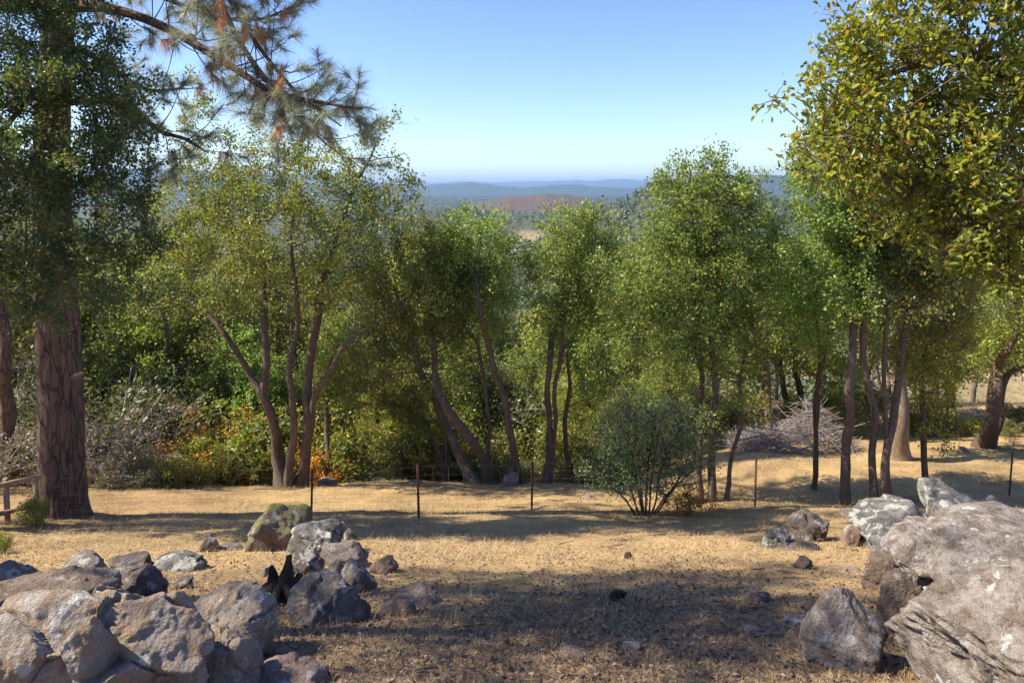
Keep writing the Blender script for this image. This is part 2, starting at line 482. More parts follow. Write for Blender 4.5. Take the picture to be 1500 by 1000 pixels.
ROCK = {
    'tan': rock_mat("rock_tan", (0.30, 0.255, 0.205), (0.46, 0.40, 0.335), (0.37, 0.26, 0.17), (0.56, 0.53, 0.47), 0.2, None, 0.3),
    'boulder': rock_mat("rock_boulder", (0.25, 0.21, 0.175), (0.46, 0.405, 0.35), (0.20, 0.15, 0.115), (0.60, 0.585, 0.54), 0.22, None, 0.6),
    'lichen': rock_mat("rock_lichen", (0.135, 0.125, 0.115), (0.29, 0.275, 0.25), (0.11, 0.10, 0.09), (0.42, 0.42, 0.37), 0.75, None, 0.75),
    'brown': rock_mat("rock_brown", (0.17, 0.125, 0.095), (0.30, 0.22, 0.165), (0.20, 0.14, 0.10), (0.34, 0.31, 0.28), 0.4, None, 0.5),
    'grey': rock_mat("rock_grey", (0.17, 0.148, 0.132), (0.34, 0.305, 0.275), (0.22, 0.16, 0.12), (0.42, 0.41, 0.375), 0.55, None, 0.6),
    'dark': rock_mat("rock_dark", (0.10, 0.086, 0.077), (0.23, 0.20, 0.178), (0.14, 0.10, 0.08), (0.33, 0.31, 0.29), 0.5, None, 0.6),
    'moss': rock_mat("rock_moss", (0.15, 0.125, 0.105), (0.29, 0.245, 0.21), (0.20, 0.135, 0.09), (0.36, 0.37, 0.30), 0.5, (0.15, 0.165, 0.045), 0.6),
    'pink': rock_mat("rock_pink", (0.27, 0.195, 0.155), (0.40, 0.30, 0.24), (0.30, 0.20, 0.14), (0.46, 0.42, 0.37), 0.35, None, 0.3),
}
STRAW = scatter_mat("straw", [(0.0, (0.20, 0.135, 0.075)), (0.5, (0.40, 0.285, 0.145)), (1.0, (0.58, 0.44, 0.24))], 0.15)
LITTER = scatter_mat("leaf_litter", [(0.0, (0.07, 0.042, 0.028)), (0.5, (0.17, 0.105, 0.068)), (0.9, (0.29, 0.20, 0.135)), (1.0, (0.42, 0.33, 0.26))], 0.1, 0.6)
RUST = plain_mat("rusty_steel", (0.05, 0.022, 0.014), (0.13, 0.05, 0.03), 40, 0.8, 0.2)
WIRE = plain_mat("weathered_wire", (0.20, 0.16, 0.13), (0.34, 0.28, 0.23), 30, 0.6, 0.4)
WOOD = plain_mat("weathered_wood", (0.26, 0.17, 0.10), (0.46, 0.32, 0.20), 12, 0.85)
CONE = plain_mat("pine_cone_scales", (0.02, 0.012, 0.009), (0.07, 0.035, 0.022), 30, 0.8)
CHAR = bark_mat("charred_wood", (0.02, 0.015, 0.012), (0.11, 0.085, 0.07), 12, 0.4)

# ------------------------------------------------------------------ ground: one sheet to the horizon
def build_ground():
    th = np.concatenate([np.linspace(-math.pi, -0.80, 40, endpoint=False), np.linspace(-0.76, 0.76, 290, endpoint=False), np.linspace(0.80, math.pi, 40)])
    rr = np.concatenate([[0.02, 0.5], np.geomspace(1.0, 45, 250), np.geomspace(46, 24000, 200)])
    R, T = np.meshgrid(rr, th, indexing='ij')
    x = (R * np.sin(T)).ravel(); y = (R * np.cos(T)).ravel()
    z = H(x, y)
    nr, nt = R.shape
    i = np.arange(nr - 1)[:, None] * nt; j = np.arange(nt - 1)[None]
    f = np.stack([i + j, i + nt + j, i + nt + j + 1, i + j + 1], 2).reshape(-1, 4)
    r = np.hypot(x, y); u = np.where(y > 0, 750 + 1000 * x / np.maximum(y, 0.05 * r + 1e-3), -3000)
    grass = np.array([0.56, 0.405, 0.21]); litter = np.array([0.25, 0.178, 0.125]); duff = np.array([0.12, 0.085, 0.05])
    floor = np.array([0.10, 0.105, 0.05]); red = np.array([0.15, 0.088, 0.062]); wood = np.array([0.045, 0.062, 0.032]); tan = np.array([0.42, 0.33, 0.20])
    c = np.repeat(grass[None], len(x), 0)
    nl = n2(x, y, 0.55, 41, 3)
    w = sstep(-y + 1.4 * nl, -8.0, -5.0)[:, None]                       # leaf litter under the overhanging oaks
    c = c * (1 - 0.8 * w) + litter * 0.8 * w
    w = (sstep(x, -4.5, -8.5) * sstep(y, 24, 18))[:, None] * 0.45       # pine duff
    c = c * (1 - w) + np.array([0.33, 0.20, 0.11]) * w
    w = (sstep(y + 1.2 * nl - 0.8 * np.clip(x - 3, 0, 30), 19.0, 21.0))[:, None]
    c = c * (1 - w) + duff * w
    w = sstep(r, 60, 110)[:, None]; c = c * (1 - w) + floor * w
    pt = n2(x, y, 0.006, 43, 3)
    w = (np.exp(-((u - 778) / 26) ** 2) * np.exp(-((r - 800) / 130) ** 2))[:, None]; c = c * (1 - w) + tan * w
    w = (sstep(r, 1500, 1700) * sstep(r, 2900, 2500) * sstep(pt, -0.5, 0.1) * sstep(u, 640, 720) * sstep(u, 960, 880) * (0.35 + 0.65 * sstep(n2(x, y, 0.02, 48, 3), -0.2, 0.15)))[:, None]; c = c * (1 - w) + red * w
    w = sstep(r, 2600, 3200)[:, None]; c = c * (1 - w) + wood * w
    w = (sstep(u, 1120, 1190) * sstep(r, 130, 200) * sstep(r, 420, 330))[:, None]; c = c * (1 - w) + tan * w
    c = np.concatenate([c, np.ones((len(x), 1))], 1)
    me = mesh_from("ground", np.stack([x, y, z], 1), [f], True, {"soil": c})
    o = obj("ground", me, ground_mat()); o["kind"] = "structure"
build_ground()

# ------------------------------------------------------------------ leaves, twigs, trees
def leaf_soup(soup, rng, pos, length, width, up=0.35, fine=False, dirs=None, clump=None):
    n = len(pos)
    ax = norm(rng.normal(size=(n, 3)) + (0 if dirs is None else dirs * 1.2) + np.array([0, 0, 0.1]))
    nr = rng.normal(size=(n, 3)) + np.array([0, 0, up * 2.5])
    sd = norm(np.cross(ax, nr)); nn = np.cross(sd, ax)
    l = (length * rng.uniform(0.65, 1.25, n))[:, None]; w = (width * rng.uniform(0.7, 1.2, n))[:, None] * 0.5
    fold = (0.35 * w)
    a = rng.random(n) ** 1.1
    if clump is not None:
        a = np.where(a > 0.95, a, np.clip(0.55 * a + 0.42 * clump, 0, 0.95))
    if not fine:
        v = np.stack([pos, pos + ax * l * 0.48 + sd * w + nn * fold, pos + ax * l, pos + ax * l * 0.48 - sd * w + nn * fold], 1).reshape(-1, 3)
        b = np.arange(n)[:, None] * 4
        soup.add(v, [np.concatenate([b + [0, 1, 2], b + [0, 2, 3]])], np.repeat(a, 4))
    else:
        v = np.stack([pos, pos + ax * l * 0.30 + sd * w * 0.95 + nn * fold, pos + ax * l * 0.68 + sd * w * 0.85 + nn * fold,
                      pos + ax * l - nn * l * 0.12, pos + ax * l * 0.68 - sd * w * 0.85 + nn * fold, pos + ax * l * 0.30 - sd * w * 0.95 + nn * fold], 1).reshape(-1, 3)
        b = np.arange(n)[:, None] * 6
        soup.add(v, [np.concatenate([b + [0, 1, 2, 3], b + [0, 3, 4, 5]])], np.repeat(a, 6))

def twig_soup(soup, p0, p1, p2, r0):
    n = len(p0)
    ang = np.arange(3) * 2 * np.pi / 3
    t = norm(p2 - p0); s = norm(np.cross(t, np.array([0.3, 0.2, 0.93]))); w = np.cross(t, s)
    ring = lambda p, r: p[:, None] + (s[:, None] * np.cos(ang)[None, :, None] + w[:, None] * np.sin(ang)[None, :, None]) * r
    v = np.concatenate([ring(p0, r0), ring(p1, r0 * 0.7), ring(p2, r0 * 0.3)], 1).reshape(-1, 3)
    b = np.arange(n)[:, None] * 9
    fs = []
    for k in (0, 3):
        for j in range(3):
            fs.append(b + [k + j, k + (j + 1) % 3, k + 3 + (j + 1) % 3, k + 3 + j])
    soup.add(v, [np.concatenate(fs)])

def grow(seed, stems, blobs, n_cl, leaves=110, leaf_l=0.055, leaf_w=0.030, cr=0.34, twigs=6, k=9, shell=0.5,
         first=0.25, fine=False, flare=0.5, limb_r=1.0, wiggle=0.085, up=0.35, min_gap=0.6):
    """stems: arrays (x,y,z,r); blobs: (cx,cy,cz,rx,ry,rz,weight). Returns [stem soups], leaf soup."""
    rng = np.random.default_rng(seed)
    trunks = []; NP = []; NR = []; NS = []; NA = []
    for si, st in enumerate(stems):
        s = spline(st, 0.22)
        h = np.linalg.norm(np.diff(s[:, :3], axis=0), axis=1); h = np.concatenate([[0], np.cumsum(h)])
        s[:, 0] += wiggle * noise(np.stack([h * 1.1, h * 0 + seed, h * 0 + si], 1), 7) * sstep(h, 0, 0.8)
        s[:, 1] += wiggle * 2 * noise(np.stack([h * 0.9, h * 0 + seed, h * 0 + si + 9], 1), 8) * sstep(h, 0, 0.8)
        r = s[:, 3] * (1 + (flare * np.exp(-h / 0.22) if flare else 0))
        so = Soup(); tube(so, s[:, :3], r, k, 0.30, seed + si)
        trunks.append(so)
        keep = h > first * h[-1]
        NP.append(s[keep, :3]); NR.append(s[keep, 3]); NS.append(np.full(keep.sum(), si)); NA.append(np.zeros(keep.sum()))
    NP = np.concatenate(NP); NR = np.concatenate(NR); NS = np.concatenate(NS); NA = np.concatenate(NA)
    B = np.asarray(blobs, float)
    w = B[:, 6] * B[:, 3] * B[:, 4] * B[:, 5]; w /= w.sum()
    C = []
    tries = 0
    gap = cr * min_gap
    while len(C) < n_cl and tries < n_cl * 12:
        tries += 1
        b = B[rng.choice(len(B), p=w)]
        d = rng.normal(size=3); d /= np.linalg.norm(d)
        q = b[:3] + d * b[3:6] * (rng.random() ** (1 / 3.0 * (1 - shell) + 0.08))
        if rng.random() < 0.14:                                   # sprays that stick out of the crown
            q = b[:3] + (q - b[:3]) * rng.uniform(1.15, 1.5)
        if C and np.min(np.sum((np.array(C) - q) ** 2, 1)) < gap * gap:
            continue
        C.append(q)
    C = np.array(C)
    order = np.argsort([np.min(np.sum((NP - c) ** 2, 1)) for c in C])
    for ci in order:
        T = C[ci]
        dv = NP - T
        cost = np.linalg.norm(dv, axis=1) + 1.3 * np.maximum(0, dv[:, 2] + 0.15) + 0.12 * NA
        j = int(np.argmin(cost))
        p = NP[j]; L = np.linalg.norm(T - p)
        if L < 0.05:
            continue
        mid = p + (T - p) * 0.5 + rng.normal(size=3) * L * 0.10 + np.array([0, 0, (0.10 if L > 0.6 else 0.02) * L * rng.uniform(-0.6, 1.4)])
        m = max(3, int(L / 0.25) + 1)
        t = np.linspace(0, 1, m)[:, None]
        path = (1 - t) ** 2 * p + 2 * t * (1 - t) * mid + t ** 2 * T
        r0 = min(NR[j] * 0.72, (0.010 + 0.016 * L) * limb_r)
        rad = np.linspace(r0, max(0.004, r0 * 0.4), m)
        tube(trunks[NS[j]], path, rad, 5 if r0 > 0.012 else 4, 0.1, seed, cap=False)
        NP = np.concatenate([NP, path[1:]]); NR = np.concatenate([NR, rad[1:]])
        NS = np.concatenate([NS, np.full(m - 1, NS[j])]); NA = np.concatenate([NA, np.full(m - 1, NA[j] + 1)])
    # twigs and leaves
    nc = len(C)
    cen = B[:, :3][np.argmin(((C[:, None] - B[None, :, :3]) ** 2).sum(2), 1)]
    outw = norm(C - cen)
    tc = np.repeat(C, twigs, 0)
    size = np.repeat(rng.uniform(0.6, 1.35, nc), twigs)
    td = norm(rng.normal(size=(nc * twigs, 3)) + np.repeat(outw, twigs, 0) * 0.6 + np.array([0, 0, 0.25])) * (cr * size * rng.uniform(0.6, 1.35, nc * twigs))[:, None]
    p1 = tc + td * 0.5 + rng.normal(size=td.shape) * cr * 0.08; p2 = tc + td
    tws = Soup(); twig_soup(trunks[0], tc, p1, p2, 0.0045)
    nl = np.maximum(3, (rng.uniform(0.4, 1.6, nc * twigs) * leaves / twigs).astype(int))
    ti = np.repeat(np.arange(nc * twigs), nl)
    f = rng.uniform(0.15, 1.08, len(ti))[:, None]
    pos = tc[ti] + td[ti] * f + rng.normal(size=(len(ti), 3)) * cr * 0.24
    ls = Soup(); leaf_soup(ls, rng, pos, leaf_l, leaf_w, up, fine, norm(td[ti]), np.repeat(rng.random(nc), twigs)[ti])
    return trunks, ls

def place_tree(name, origin, trunks, ls, bark, leafm, label, cat="tree", group=None):
    t = thing(name, origin, label, cat, group)
    for s in trunks:
        if s.n:
            obj("trunk", s.mesh("trunk", origin, True), bark, t)
    obj("crown", ls.mesh("crown", origin), leafm, t)
    return t

def px_tree(name, seed, label, bark, leafm, d, stems, blobs, n_cl, group=None, cat="tree", **kw):
    """stems: lists of (u, v, width_px[, depth]) from the foot up; blobs: (u, v, ru, rv, depth, weight) in photograph pixels at depth d"""
    rng = np.random.default_rng(seed + 900)
    S = []
    for st in stems:
        out = []
        dd = d
        for i, q in enumerate(st):
            if len(q) > 3:
                dd = q[3]
            elif i:
                dd = dd + rng.normal() * 0.012 * d
            p = P(q[0], q[1], dd)
            if i == 0 and not kw.get('_nofoot'):
                p[2] = H1(p[0], p[1]) - 0.12
            out.append([p[0], p[1], p[2], q[2] * 0.76 * dd / 2000.0])
        S.append(np.array(out))
    kw.pop('_nofoot', None)
    B = []
    for b in blobs:
        c = P(b[0], b[1], b[4]); a = b[2] * b[4] / 1000; e = b[3] * b[4] / 1000
        B.append([c[0], c[1], c[2], a, 0.5 * (a + e) * 0.9 if len(b) < 7 else b[6], e, b[5]])
    trunks, ls = grow(seed, S, B, n_cl, **kw)
    o = S[0][0, :3].copy(); o[2] += 0.12
    return place_tree(name, o, trunks, ls, bark, leafm, label, cat, group)

# --- the oaks along the edge of the slope
px_tree("live_oak", 11, "tall many-stemmed oak with dark stems fanning out behind the mossy boulder", BARK_OAK, LEAF['olive'], 17.3,
        [[(413, 718, 26), (402, 650, 20), (392, 590, 16), (362, 545, 12), (335, 490, 10), (300, 460, 7), (262, 430, 4)],
         [(418, 718, 20), (403, 640, 17), (392, 540, 15), (386, 420, 12), (378, 330, 8), (372, 250, 4)],
         [(420, 718, 18), (428, 620, 13), (428, 520, 11), (436, 430, 9), (430, 350, 6), (440, 280, 3)],
         [(442, 719, 22), (446, 640, 19), (455, 540, 16), (468, 430, 13), (492, 360, 9), (520, 275, 7), (545, 215, 3)],
         [(445, 719, 14), (450, 630, 12), (482, 540, 10), (520, 492, 8), (556, 470, 5)]],
        [(430, 330, 170, 120, 17.4, 1.0), (300, 350, 100, 120, 17.6, 0.9), (545, 250, 55, 75, 17.2, 1.2), (560, 370, 80, 80, 17.0, 1.1),
         (345, 215, 90, 80, 17.6, 0.9), (480, 300, 60, 90, 17.5, .9), (270, 460, 70, 60, 17, .6), (590, 450, 60, 60, 17, .7)],
        400, leaves=120, leaf_l=0.085, leaf_w=0.050, cr=0.36, first=0.32)
px_tree("leaning_oak", 12, "leaning oak with two dark crooked trunks bent to one side above the fence", BARK_OAK, LEAF['olive'], 18.2,
        [[(695, 712, 22), (672, 660, 18), (650, 620, 16), (630, 578, 14), (612, 530, 11), (590, 470, 8), (575, 420, 4)],
         [(716, 710, 22), (707, 672, 19), (682, 635, 18), (655, 595, 15), (640, 550, 12), (632, 480, 9), (640, 400, 4)]],
        [(600, 430, 70, 80, 18, 1), (655, 430, 55, 90, 18.3, 1), (560, 520, 50, 40, 18, .6), (640, 520, 50, 40, 18.6, .5)], 170, leaves=115, leaf_l=0.085, leaf_w=0.050, cr=0.36, first=0.5)
px_tree("slender_oak", 13, "slender oak with one long trunk slanting from the fence wire", BARK_OAK, LEAF['bright'], 18.3,
        [[(763, 702, 16), (755, 650, 14), (742, 600, 13), (722, 520, 12), (706, 450, 10), (699, 400, 5), (703, 350, 2)],
         [(724, 528, 8, 18.2), (700, 505, 7), (672, 490, 4)]],
        [(700, 360, 62, 50, 18.2, 1), (690, 430, 60, 60, 18.3, 1), (740, 390, 34, 50, 18.0, 0.8), (660, 370, 40, 50, 18.5, .7), (705, 325, 30, 26, 18.2, 1)], 150,
        leaves=100, leaf_l=0.088, leaf_w=0.052, cr=0.34, first=0.5, _nofoot=False)
px_tree("forked_oak", 14, "upright oak whose trunk forks below a yellow-green crown", BARK_OAK, LEAF['bright'], 18.0,
        [[(799, 706, 15), (803, 640, 13), (804, 560, 12), (806, 500, 12), (818, 470, 10), (825, 420, 7), (828, 350, 4), (836, 310, 2)],
         [(807, 500, 9, 18.0), (826, 462, 8), (852, 436, 6), (880, 415, 3)]],
        [(830, 350, 50, 48, 18, 1), (815, 410, 45, 50, 18, 1), (865, 400, 45, 55, 18.2, 1), (880, 350, 36, 40, 18.4, .8), (795, 390, 25, 30, 17.8, .8)], 140,
        leaves=100, leaf_l=0.088, leaf_w=0.052, cr=0.34, first=0.5)
px_tree("crooked_oak", 15, "thin crooked oak sapling between the forked oak and the leafy bush", BARK_WARM, LEAF['bright'], 18.6,
        [[(846, 694, 11), (832, 655, 10), (830, 610, 9), (836, 560, 7), (834, 520, 5), (850, 470, 3)]],
        [(850, 480, 50, 60, 18.6, 1), (880, 540, 40, 45, 18.8, .8), (845, 560, 30, 30, 18.6, .5)], 90, leaves=100, leaf_l=0.088, leaf_w=0.052, cr=0.33, first=0.4)
px_tree("live_oak", 16, "full bright green oak on three thin trunks rising behind the leafy bush", BARK_OAK, LEAF['bright'], 14.4,
        [[(1024, 735, 14), (1027, 640, 12), (1028, 520, 11), (1024, 430, 8), (1012, 330, 5), (1005, 250, 2)],
         [(1043, 738, 16), (1047, 640, 14), (1050, 520, 12), (1047, 400, 9), (1042, 300, 6), (1040, 230, 2)],
         [(1062, 740, 10), (1076, 660, 8), (1084, 580, 7), (1092, 500, 5), (1085, 420, 3)]],
        [(1035, 330, 75, 85, 14.4, 1), (990, 420, 85, 80, 14.2, 1), (1075, 400, 60, 90, 14.5, 1), (1000, 300, 50, 60, 14.5, 1), (940, 470, 60, 60, 14.4, .8),
         (1040, 490, 80, 50, 14.2, .8), (920, 400, 50, 50, 14.8, .7), (1100, 480, 40, 60, 14.5, .7), (1040, 255, 35, 35, 14.4, 1.2), (1085, 300, 35, 50, 14.6, .9), (890, 500, 40, 40, 14.6, .6), (1050, 590, 50, 40, 14.2, .5)],
        430, leaves=105, leaf_l=0.076, leaf_w=0.046, cr=0.30, first=0.35)
px_tree("oak_sapling", 17, "thin pale-barked oak sapling standing in the dry grass before the brush pile", BARK_WARM, LEAF['bright'], 15.0,
        [[(1192, 702, 10), (1194, 620, 9), (1196, 550, 8), (1198, 480, 6), (1190, 400, 3)], [(1197, 560, 6, 15.0), (1206, 520, 5), (1212, 470, 3)]],
        [(1190, 450, 50, 60, 15.0, 1), (1170, 400, 50, 50, 15.2, 1), (1205, 500, 28, 40, 15, .5)], 90, leaves=95, leaf_l=0.076, leaf_w=0.046, cr=0.30, first=0.4)
px_tree("live_oak", 18, "straight dark-trunked oak, first of the three trunks beside the lichened boulder", BARK_OAK, LEAF['bright'], 13.6,
        [[(1239, 740, 20), (1243, 640, 17), (1246, 540, 15), (1248, 440, 13), (1247, 350, 9), (1240, 270, 5), (1235, 210, 2)]],
        [(1225, 290, 65, 70, 13.6, 1), (1190, 360, 50, 60, 13.6, .9), (1270, 340, 60, 60, 13.8, .9), (1180, 260, 30, 60, 13.6, .9), (1240, 410, 70, 40, 13.6, .7), (1290, 260, 50, 60, 13.8, .8)],
        230, leaves=105, leaf_l=0.076, leaf_w=0.045, cr=0.30, first=0.45)
px_tree("live_oak", 19, "wavy-trunked oak, middle of the three trunks beside the lichened boulder", BARK_OAK, LEAF['bright'], 13.5,
        [[(1281, 733, 16), (1278, 660, 14), (1279, 600, 14), (1272, 540, 13), (1272, 460, 11), (1268, 390, 8), (1275, 310, 4)]],
        [(1275, 350, 50, 50, 13.5, 1), (1300, 300, 50, 50, 13.5, .8), (1255, 430, 35, 40, 13.2, .6)], 110, leaves=100, leaf_l=0.076, leaf_w=0.045, cr=0.30, first=0.5)
px_tree("live_oak", 20, "forking dark oak, last of the three trunks beside the lichened boulder", BARK_OAK, LEAF['olive'], 13.4,
        [[(1298, 730, 17), (1299, 670, 15), (1302, 610, 15), (1312, 560, 14), (1320, 500, 12), (1328, 430, 10), (1335, 370, 7), (1340, 300, 3)],
         [(1310, 566, 9, 13.4), (1298, 525, 8), (1292, 480, 6), (1294, 430, 4)]],
        [(1335, 370, 60, 60, 13.5, 1), (1370, 440, 50, 50, 13.5, .8), (1390, 360, 60, 60, 13.8, .8), (1310, 440, 40, 40, 13.3, .5)], 160, leaves=100, leaf_l=0.076, leaf_w=0.045, cr=0.30, first=0.5)
px_tree("oak_sapling", 21, "leafy young oak trunk with sprouts behind the far grey outcrop", BARK_WARM, LEAF['lime'], 14.2,
        [[(1354, 708, 13), (1357, 650, 12), (1358, 600, 11), (1352, 540, 8), (1360, 470, 4)]],
        [(1360, 520, 50, 50, 14.2, 1), (1390, 560, 34, 34, 14.2, .8), (1345, 600, 26, 24, 14.1, .6), (1370, 640, 24, 24, 14.1, .4), (1375, 450, 50, 50, 14.4, .8)], 110, leaves=90, leaf_l=0.076, leaf_w=0.045, cr=0.28, first=0.25)
px_tree("thick_oak", 22, "thick pale trunk of a broad oak behind the fence", BARK_PALE, LEAF['grey'], 17.5,
        [[(1320, 677, 36), (1319, 640, 31), (1316, 600, 29), (1312, 540, 26), (1322, 470, 18), (1330, 400, 8)]],
        [(1300, 470, 80, 60, 18, 1), (1350, 420, 80, 60, 18, 1), (1270, 420, 70, 60, 18.3, 1), (1310, 370, 70, 50, 18, .8)], 190, leaves=95, leaf_l=0.095, leaf_w=0.057, cr=0.36, first=0.6)
px_tree("thick_oak", 23, "stout bent oak with a dark hollow trunk and spreading limbs on the dry slope", BARK_WARM, LEAF['lime'], 20.0,
        [[(1442, 658, 34), (1449, 620, 28), (1455, 575, 26), (1460, 550, 20), (1478, 512, 14), (1490, 470, 8), (1480, 420, 4)],
         [(1457, 562, 15, 20.0), (1480, 548, 12), (1510, 535, 10), (1550, 505, 5)]],
        [(1470, 480, 70, 60, 20, 1), (1420, 520, 45, 35, 20.2, 1), (1530, 460, 60, 60, 20, 1), (1440, 430, 60, 45, 20, .9), (1500, 410, 70, 50, 20, .9)], 190, leaves=95, leaf_l=0.095, leaf_w=0.057, cr=0.38, first=0.5)
px_tree("oak_sapling", 24, "small dark-trunked oak rising from the shrubs beside the many-stemmed oak", BARK_OAK, LEAF['olive'], 19.0,
        [[(485, 718, 14), (482, 670, 12), (479, 610, 10), (486, 550, 7), (496, 490, 4)]],
        [(490, 540, 45, 50, 19, 1), (520, 570, 40, 35, 19, .8), (470, 590, 28, 25, 19, .5)], 80, leaves=90, leaf_l=0.088, leaf_w=0.052, cr=0.33, first=0.4)
px_tree("oak_sapling", 25, "pair of thin leaning saplings standing behind the two crooked trunks", BARK_OAK, LEAF['olive'], 19.4,
        [[(654, 710, 11), (645, 670, 9), (630, 630, 8), (615, 600, 6), (600, 560, 3)], [(658, 710, 8), (655, 660, 7), (652, 620, 6), (640, 580, 3)]],
        [(600, 570, 45, 35, 19.4, 1), (630, 600, 35, 25, 19.6, .6)], 60, leaves=90, leaf_l=0.088, leaf_w=0.052, cr=0.33, first=0.4)

# --- leafy bush in front of the bright oak
def bush(name, seed, label, leafm, bark, d, foot, tips, blobs, n_cl, cat="bush", group=None, **kw):
    stems = []
    for (u, v) in tips:
        stems.append([(foot[0] + (u - foot[0]) * 0.12, foot[1], 4.2), (foot[0] + (u - foot[0]) * 0.45, foot[1] + (v - foot[1]) * 0.42, 3.6), (u, v, 1.8)])
    return px_tree(name, seed, label, bark, leafm, d, stems, blobs, n_cl, group, cat, flare=0, **kw)
bush("bush", 31, "airy blue-green bush with many thin stems in front of the bright oak", LEAF['blue'], BARK_WARM, 12.6, (945, 757),
     [(862, 672), (892, 610), (915, 600), (935, 590), (955, 605), (975, 595), (1000, 620), (1015, 650), (880, 700), (1020, 690)],
     [(905, 650, 34, 34, 12.6, 1), (930, 612, 26, 26, 12.4, 1), (975, 625, 34, 34, 12.7, 1), (880, 690, 26, 18, 12.5, .7), (1005, 665, 28, 30, 12.8, .9), (945, 665, 40, 30, 12.9, .6), (940, 705, 60, 22, 12.5, .3), (1000, 605, 18, 18, 12.7, .8), (885, 620, 18, 20, 12.6, .7), (862, 700, 20, 14, 12.4, .7), (925, 585, 14, 12, 12.5, .7), (1022, 690, 20, 16, 12.7, .6)],
     230, leaves=42, leaf_l=0.060, leaf_w=0.028, cr=0.24, twigs=7, first=0.3, k=5)

